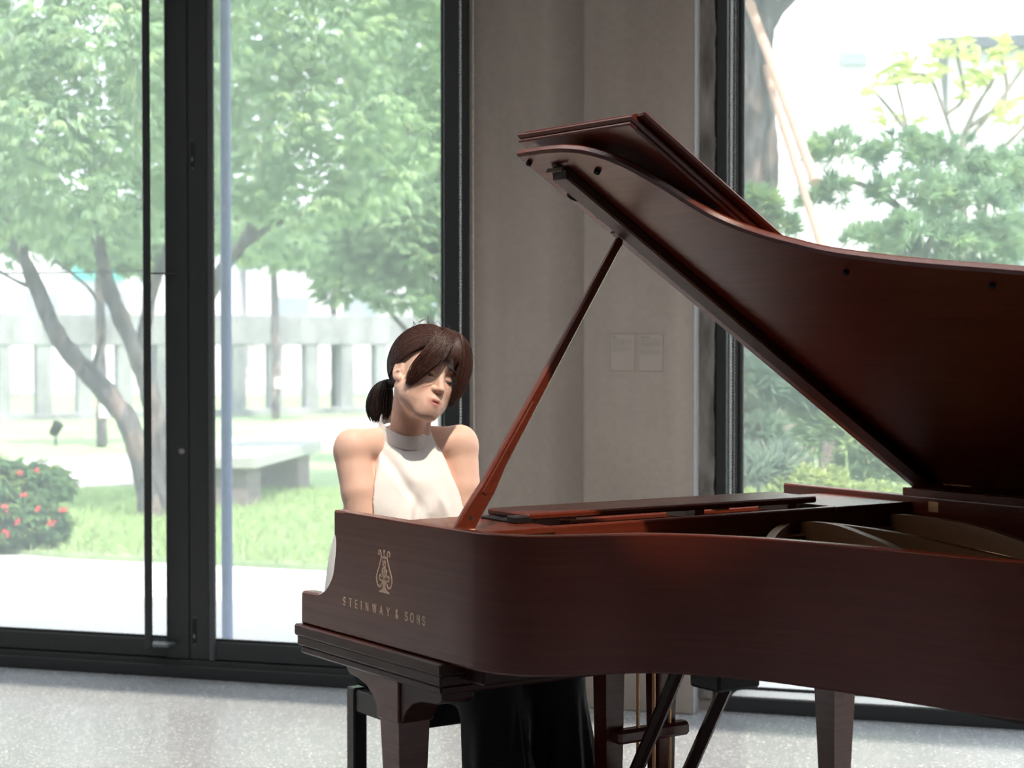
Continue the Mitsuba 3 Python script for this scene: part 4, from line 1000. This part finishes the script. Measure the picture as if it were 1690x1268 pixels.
def head_mesh():
    G = Grid((-.098, -.135, -.262), (.098, .125, .135), .0017)
    e, c = G.ell, G.cap
    e((0, -.016, .036), (.073, .093, .084), .01); e((0, .022, -.030), (.0605, .062, .080), .03)
    for s in (-1, 1):
        c((s * .052, .004, -.052), (s * .018, .060, -.101), .016, .013, .028); e((s * .038, .049, -.034), (.025, .024, .028), .026); e((s * .040, .032, -.066), (.024, .028, .026), .026)
        c((s * .014, .080, .024), (s * .046, .066, .022), .007, .008, .016)
    c((-.008, .063, -.100), (.008, .063, -.100), .0150, .0150, .022); e((0, .070, -.071), (.026, .019, .023), .022)
    for s in (-1, 1): e((s * .031, .093, .000), (.017, .015, .0115), .014, 's')
    for s in (-1, 1): e((s * .0305, .0665, -.001), (.0150, .0150, .0128), .005)
    c((0, .077, .012), (0, .0975, -.034), .0056, .0086, .014); e((0, .0975, -.037), (.0098, .0095, .0088), .006)
    for s in (-1, 1):
        e((s * .0122, .0875, -.040), (.0072, .0090, .0068), .006); e((s * .0062, .0955, -.0462), (.0034, .0042, .0028), .002, 's')
    c((-.005, .088, -.0625), (.005, .088, -.0625), .0045, .0045, .006)
    e((0, .045, -.077), (.034, .032, .030), .030)
    # lips, a little parted
    c((-.0245, .0775, -.0724), (-.004, .0890, -.0670), .0026, .0044, .006); c((.0245, .0775, -.0724), (.004, .0890, -.0670), .0026, .0044, .006)
    c((-.0195, .0785, -.0756), (0, .0868, -.0785), .0028, .0052, .006); c((.0195, .0785, -.0756), (0, .0868, -.0785), .0028, .0052, .006)
    c((-.0135, .0880, -.0727), (.0135, .0880, -.0727), .0010, .0010, .002, 's'); c((-.0075, .0922, -.0728), (.0075, .0922, -.0728), .0016, .0016, .002, 's'); c((-.021, .0830, -.0726), (-.008, .0895, -.0727), .0007, .0008, .0015, 's'); c((.021, .0830, -.0726), (.008, .0895, -.0727), .0007, .0008, .0015, 's')
    # ears
    for s in (-1, 1):
        a = math.radians(18) * s; R = np.array([[math.cos(a), -math.sin(a), 0], [math.sin(a), math.cos(a), 0], [0, 0, 1]])
        e((s * .073, -.008, -.008), (.0075, .0175, .029), .005, rot=R); e((s * .071, .004, -.030), (.007, .008, .010), .006)
        e((s * .0815, -.006, -.006), (.0055, .0105, .019), .004, 's', rot=R); c((s * .078, -.002, -.010), (s * .077, -.010, -.016), .0028, .0028, .003)
    # neck
    nb = to_head(N0 - [0, 0, .02]); c(nb, (0, -.028, -.05), .0495 / HS, .047 / HS, .024)
    c(nb + [.02, .03, .03], (.050, -.012, -.045), .010, .012, .02)
    c(nb + [-.03, .035, .02], (-.050, -.012, -.045), .010, .012, .02)
    m = G.mesh(3)
    return m


hm = head_mesh(); hv = np.array(hm.vertices)
SKIN = np.array([.69, .45, .36])
col = np.tile(SKIN, (len(hv), 1))
def blob(c, r, s=1.0): return np.exp(-s * (((hv - c) / r) ** 2).sum(1))[:, None]
lip = np.clip(blob((0, .087, -.0678), (.0240, .016, .0050)) * 1.7 + blob((0, .086, -.0780), (.0215, .015, .0058)) * 1.7 - .35, 0, 1)
mouth = np.clip(blob((0, .088, -.0728), (.0145, .012, .0012)) * 1.2, 0, 1)
col = col * (1 - lip) + np.array([.52, .19, .165]) * lip; col = col * (1 - mouth) + np.array([.12, .04, .035]) * mouth
ck = (blob((.042, .06, -.035), (.022, .03, .018)) + blob((-.042, .06, -.035), (.022, .03, .018))) * .30 + blob((0, .10, -.036), (.012, .012, .012)) * .25
col = col * (1 - ck * [0, .35, .38])
for s in (-1, 1):
    t = np.clip((s * hv[:, 0] - .013) / .037, 0, 1); bz = .0225 + .0065 * np.sin(t * 2.2) - .003 * t
    br = np.exp(-(((hv[:, 2] - bz) / .0030) ** 2)) * (s * hv[:, 0] > .012) * (s * hv[:, 0] < .051) * (hv[:, 1] > .04)
    col = col * (1 - .72 * br[:, None]) + np.array([.07, .042, .034]) * .72 * br[:, None]
    lid_ = np.exp(-(((hv[:, 2] + .0085 - .004 * np.cos((s * hv[:, 0] - .031) / .015 * 1.3)) / .0018) ** 2)) * (np.abs(s * hv[:, 0] - .031) < .0145) * (hv[:, 1] > .05)
    col = col * (1 - .9 * lid_[:, None]) + np.array([.035, .022, .020]) * .9 * lid_[:, None]
    sh = np.exp(-(((hv[:, 2] - .009) / .0016) ** 2)) * (np.abs(s * hv[:, 0] - .031) < .014) * (hv[:, 1] > .05)
    col = col * (1 - .25 * sh[:, None])
hw = to_world(hv); hm.vertices = hw
bm = body_mesh(); bv = np.array(bm.vertices)
bcol = np.tile(SKIN, (len(bv), 1)) * (1 + .10 * (meshkit.fbm(bv * 18, 3) - .5)[:, None])
full = cat([tm(hm.vertices, hm.faces), tm(bm.vertices, bm.faces)])
scene['skin'] = prin(VC, .52, specular=.35, sheen=.2)
add(person + '__body', full, 'skin', 'bare arms, neck and face', color=np.clip(np.vstack([col, bcol]), 0, 1), smooth=True)

# top
scene['white_cloth'] = two(prin((.78, .755, .74), .75, sheen=.3))


def folds(t, f, Z):
    w = np.clip((1.09 - Z) / .12, 0, 1); fr = np.clip(f / .05, -1, 1)
    a = np.sin(34 * (t + .05) + 10 * (1.1 - Z) + 2.2 * np.sin(9 * Z)) * .5 + np.sin(58 * t - 22 * Z) * .22
    d = np.exp(-((t - .055 - .55 * (Z - 1.06)) / .016) ** 2) * np.clip((1.13 - Z) / .03, 0, 1) * np.clip((Z - .93) / .08, 0, 1)
    d2 = np.exp(-((t + .02 + .30 * (Z - .95)) / .02) ** 2) * np.clip((1.0 - Z) / .05, 0, 1)
    d3 = np.exp(-((t - .02 - .28 * (.98 - Z)) / .013) ** 2) * np.clip((1.02 - Z) / .05, 0, 1); d4 = np.exp(-((t + .075 - .35 * (Z - .95)) / .014) ** 2) * np.clip((1.03 - Z) / .05, 0, 1)
    return w * fr * (.007 * a + .010 * a * np.clip((1.0 - Z) / .2, 0, 1)) + fr * (-.012 * d + .011 * d2 + .010 * d3 + .009 * d4)


def top_mesh():
    G = Grid((-.56, 4.68, .56), (-.02, 5.13, 1.19), .0037)
    G.op(loft([(.575, .232, .175, -.01), (.70, .226, .160, -.008), (.80, .216, .143, -.004), (.90, .196, .128, .004), (.97, .172, .119, .010), (1.03, .148, .108, .010), (1.08, .130, .089, .004), (1.13, .093, .067, .0), (1.165, .068, .063, -.005)], folds), (-.56, 4.68, .57), (-.02, 5.13, 1.17), .004, pad=0)
    gz, gt = [.56, .970, .985, 1.0, 1.04, 1.08, 1.12, 1.15, 1.2], [.5, .5, .158, .128, .108, .095, .084, .072, .06]
    def side(X, Y, Z):
        t = (X - TC[0]) * rv[0] + (Y - TC[1]) * rv[1]; return np.abs(t) - np.interp(Z, gz, gt)
    G.op(side, (-.56, 4.68, .56), (-.02, 5.13, 1.19), .006, 'i', pad=0)
    for S, E, W in ((SR, ER, WR), (SL, EL, WL)):
        m = S + (E - S) * .45; G.cap(S, m, .055, .052, .004, 's'); G.cap(m, E, .052, .042, .004, 's'); G.cap(E, W, .043, .030, .004, 's')
    return G.mesh(3)


tp = add(person + '__top', top_mesh(), 'white_cloth', 'white sleeveless top', smooth=True)
th = np.linspace(0, 2 * np.pi, 72, endpoint=False)
def ring(h, dr): # h from 0 (top edge) to 1 (seam)
    fwd, lat = np.cos(th), np.sin(th); k = np.maximum(fwd, 0)
    rl = .0610 + .006 * h + dr; rf = .0670 + .003 * h + dr - .004 * (fwd < 0)
    P = np.array([-.2930, 4.908, 0]) + lat[:, None] * rl * rv + (fwd * rf)[:, None] * fv
    P[:, 2] = 1.190 - .031 * fwd - .010 * k ** 2 - .036 * h + .0015 * np.sin(3 * th + 1); return P
R_ = [ring(1.05, .0005), ring(.95, .003), ring(.5, .002), ring(.06, .0012), ring(0, -.0005), ring(.08, -.0030), ring(1.05, -.003)]
V = np.vstack(R_); n = 72; i = np.arange(n); j = (i + 1) % n
F = np.vstack([np.vstack([np.stack([a * n + i, a * n + j, (a + 1) * n + j], 1), np.stack([a * n + i, (a + 1) * n + j, (a + 1) * n + i], 1)]) for a in range(len(R_) - 1)])
cm = tm(V, F); cm.fix_normals(); add(tp + '__collar', cm, 'white_cloth', 'high collar band', smooth=50)

# trousers and shoes
scene['black_cloth'] = prin((.010, .010, .011), .8, sheen=.3)
PC = pv(-.36, .43, .602); KR, KL = pv(.065, .405, .535), pv(.06, .605, .535); AR, AL = pv(.13, .44, .10), pv(.09, .63, .10)


def trouser_mesh():
    G = Grid((-.50, 4.36, .03), (.30, 5.08, .74), .0062)
    G.ell(PC, (.185, .15, .092), .03)
    for s, K, A in ((1, KR, AR), (-1, KL, AL)):
        h_ = PC + np.array([-.83, -.56, 0]) * s * .085 + [0, 0, -.006]
        G.cap(h_, K, .088, .072, .03); G.cap(K, A + [0, 0, -.03], .076, .108, .03)
    def cut(X, Y, Z): return .05 - Z
    G.op(cut, (-.5, 4.36, .03), (.30, 5.08, .74), .004, 'i', pad=0)
    m = G.mesh(3); v = m.vertices; w = np.clip((.52 - v[:, 2]) / .3, 0, 1)
    m.vertices = v + m.vertex_normals * (w * .012 * np.sin(np.arctan2(v[:, 1] - np.where(v[:, 0] < .04, AR[1], AL[1]), v[:, 0] - np.where(v[:, 0] < .04, AR[0], AL[0])) * 9))[:, None]
    return m


add(person + '__trousers', trouser_mesh(), 'black_cloth', 'wide black trousers', smooth=True)
for A in (AR, AL):
    G = Grid(A + [-.12, -.22, -.10], A + [.16, .08, .06], .005); d = np.array([.5596, -.8288, 0])
    G.cap(A * [1, 1, 0] + [0, 0, .040] - d * .03, A * [1, 1, 0] + [0, 0, .032] + d * .13, .037, .032, .01); G.cap(A * [1, 1, 0] + [0, 0, .05], A, .036, .036, .02)
    def flr(X, Y, Z): return .001 - Z
    G.op(flr, A - .3, A + .3, .002, 'i'); add(person + '__shoe', G.mesh(2), 'felt_black', 'black shoe', smooth=True)

LASH = []
for s in (-1, 1):
    t = np.linspace(-1, 1, 14); x = s * (.0305 + .0150 * t); z = -.0058 - .0022 * np.cos(t * 1.5) + .0022 * np.maximum(t, 0)
    y = .0665 + .0152 * np.sqrt(np.maximum(1 - ((x - s * .0305) / .0165) ** 2 - ((z + .001) / .0133) ** 2, .02)) + .0006
    LASH.append(tube(to_world(np.c_[x, y, z]), np.interp(t, [-1, 0, 1], [.0005, .0010, .0008]), 6))
    # the sliver of dark iris under the lowered lid
    iris = ball((s * .0300, .0790, -.0088), 1.0, 2); iris.vertices = (iris.vertices - [s * .0300, .0790, -.0088]) * [.0050, .0018, .0011] + [s * .0300, .0782, -.0088]; iris.vertices = to_world(iris.vertices)
    add(person + '__eye', iris, 'felt_black', 'lowered eye', smooth=True)
for l in LASH: add(person + '__eyelash', l, 'felt_black', 'dark lash line', smooth=True)
# hair
scene['hair'] = prin(VC, .40, specular=.4, anisotropic=.5)
r = np.random.default_rng(77)
HCc, HRr = np.array([0, -.018, .040]), np.array([.084, .108, .102])


def cap_mesh():
    G = Grid((-.10, -.14, -.11), (.10, .115, .15), .0026)
    G.ell(HCc, HRr - .002, .004)
    def keep(X, Y, Z): return np.interp(Y, [-.14, -.09, -.05, -.022, -.008, .02, .05, .075, .11], [-.095, -.085, -.062, -.035, .022, .040, .058, .092, .110]) - Z
    G.op(keep, (-.1, -.14, -.11), (.1, .115, .15), .010, 'i', pad=0); return G.mesh(3)


hcap = cap_mesh(); hcv = np.array(hcap.vertices)
hcol = np.tile([.030, .017, .015], (len(hcv), 1)); hcap.vertices = to_world(hcv)
scene['hair_base'] = prin(VC, .7, specular=.2)
hair = add(person + '__hair', hcap, 'hair_base', 'dark brown hair tied back', color=hcol, smooth=True)


def strands(paths, rad, shade, seg=12):
    M, C = [], []
    for P in paths:
        q = catmull(P, 4) if len(P) < 8 else np.asarray(P); n = len(q); t = np.linspace(0, 1, n)
        M.append(tube(q, rad * r.uniform(.7, 1.3) * np.interp(t, [0, .1, .8, 1], [.8, 1, 1, .35]), 4, False)); C.append(np.tile(np.array(shade) * r.uniform(.6, 1.5), (n * 4, 1)))
    return cat(M), np.vstack(C)


def on_cap(P, k=1.0):
    q = (np.asarray(P) - HCc) / HRr; return HCc + q / np.linalg.norm(q, axis=-1, keepdims=True) * HRr * k


TIE = np.array([.012, -.118, -.030])
# swept back to the tie
P_ = []
while len(P_) < 2200:
    a = r.uniform(-1, 1); y = r.uniform(-.06, .085); root = on_cap([[.10 * a, y, .05 + .10 * (1 - a * a) + r.uniform(-.03, .02)]])[0]
    if root[2] < np.interp(root[1], [-.14, -.05, -.008, .02, .05, .075], [-.09, -.05, .028, .045, .058, .08]): continue
    u0 = (root - HCc) / HRr; u1 = (TIE - HCc) / HRr; u1 = u1 / np.linalg.norm(u1); L = r.uniform(.55, 1.0)
    t = np.linspace(0, L, 11)[:, None]; sag = np.sin(t * np.pi) * .16 * np.array([[np.sign(u0[0]) * .6, .1, -.35]]) * abs(u0[0])
    q = u0 * (1 - t) + u1 * t + sag; lift = 1.004 + .018 * r.random() * np.sin(np.clip(t, 0, 1) * np.pi)
    P_.append(HCc + q / np.linalg.norm(q, axis=1, keepdims=True) * HRr * lift)
# right bangs (picture left): from the parting over the temple down to the cheek
def bangs(n, A, B, spread, root0):
    out = []
    for _ in range(n):
        q = r.random() ** 1.2; w = (1 - q)
        pts = [a * w + b * q for a, b in zip(A, B)]; o = r.normal(0, 1, 3)
        pts = np.array([on_cap([np.array(root0) + r.normal(0, .010, 3) * [.8, 2.2, .4]], .985)[0]] + [p + o * spread * (.5 + .25 * i) + r.normal(0, .0010, 3) for i, p in enumerate(pts)])
        out.append(catmull(pts, 4)[:int((1 - .38 * r.random() ** 2) * 25)])
    return out
A1 = [np.array(p) for p in ((.022, .080, .122), (.052, .088, .092), (.072, .083, .045), (.081, .066, .004), (.079, .054, -.030), (.071, .050, -.056))]
B1 = [np.array(p) for p in ((.000, .090, .120), (.010, .109, .092), (.022, .114, .054), (.038, .107, .020), (.056, .091, -.010), (.070, .066, -.040))]
P_ += bangs(1100, A1, B1, .0022, (-.006, .050, .134))
A2 = [np.array(p) for p in ((-.034, .066, .126), (-.072, .068, .105), (-.096, .062, .060), (-.098, .055, .010), (-.087, .054, -.036), (-.066, .062, -.068))]
B2 = [np.array(p) for p in ((-.010, .088, .121), (-.019, .106, .092), (-.030, .110, .055), (-.039, .105, .018), (-.051, .091, -.018), (-.059, .077, -.050))]
P_ += bangs(1300, A2, B2, .0024, (-.010, .046, .134))
for _ in range(240):
    x = r.uniform(-.034, .012); e_ = r.uniform(.3, 1)
    P_.append(catmull(np.array([on_cap([(-.006, .05 + r.normal(0, .015), .134)], .99)[0], (x * .4 - .004, .088, .119), (x * .8, .107, .092), (x, .112, .062), (x * 1.15 + .004, .108, .034)]), 4)[:int(6 + 11 * e_)])
A3 = [np.array(p) for p in ((-.026, .070, .124), (-.056, .072, .106), (-.080, .066, .060), (-.083, .060, .012), (-.077, .056, -.026), (-.066, .060, -.056))]
B3 = [np.array(p) for p in ((-.020, .080, .122), (-.044, .094, .096), (-.062, .094, .055), (-.069, .084, .014), (-.070, .073, -.018), (-.067, .064, -.050))]
P_ += bangs(800, A3, B3, .0020, (-.012, .046, .134))
# a few thin wisps over the forehead and in front of the ear
for _ in range(26):
    x = r.uniform(-.03, .03); P_.append([(-.006, .05, .134), (x * .5, .094, .114), (x, .110, .08), (x * 1.3, .107, .05), (x * 1.5 + r.normal(0, .006), .100, .022)])
for _ in range(14):
    a = r.uniform(-.8, .8); b = on_cap([[.09 * a, r.uniform(-.03, .05), .14]], 1.0)[0]; P_.append([b, b + r.normal(0, .006, 3) + (b - HCc) * .10, b + r.normal(0, .012, 3) + (b - HCc) * .12 + [0, -.02, 0], b + r.normal(0, .014, 3) + [0, -.05, .008]])
sm, sc_ = strands([to_world(p) for p in P_], .00065, (.052, .021, .0155))
add(hair + '__strand', sm, 'hair', 'fine strands and parted bangs', color=np.clip(sc_, 0, 1), smooth=True, kind='stuff')
# ponytail
tw = to_world(TIE); Pp = []
for _ in range(1100):
    o = r.normal(0, 1, 3); o /= max(1, np.linalg.norm(o) / 1.3); k = r.uniform(.82, 1.08)
    Pp.append([tw + [.012, -.012, .008] + o * .008, tw + o * .009 + [-.010, .012, .004], tw + np.array([-.026, .022, -.012]) * k + o * [.020, .022, .014], tw + np.array([-.034, .026, -.045]) * k + o * [.026, .028, .014], tw + np.array([-.034, .024, -.070]) * k + o * [.024, .026, .010], tw + np.array([-.031, .020, -.088]) * k + o * [.019, .022, .012]])
pm, pc = strands(Pp, .0013, (.020, .012, .011)); add(hair + '__ponytail', pm, 'hair', 'low black ponytail', color=np.clip(pc, 0, 1), smooth=True, kind='stuff')
tor = trimesh.creation.torus(.012, .0045, major_sections=20, minor_sections=8); zt = np.array([-.5, .45, -.2]); tor.apply_transform(trimesh.geometry.align_vectors([0, 0, 1], zt / np.linalg.norm(zt))); tor.apply_translation(tw + [-.006, .006, .002])
add(hair + '__hair_tie', tor, 'felt_black', 'dark hair tie', smooth=True)
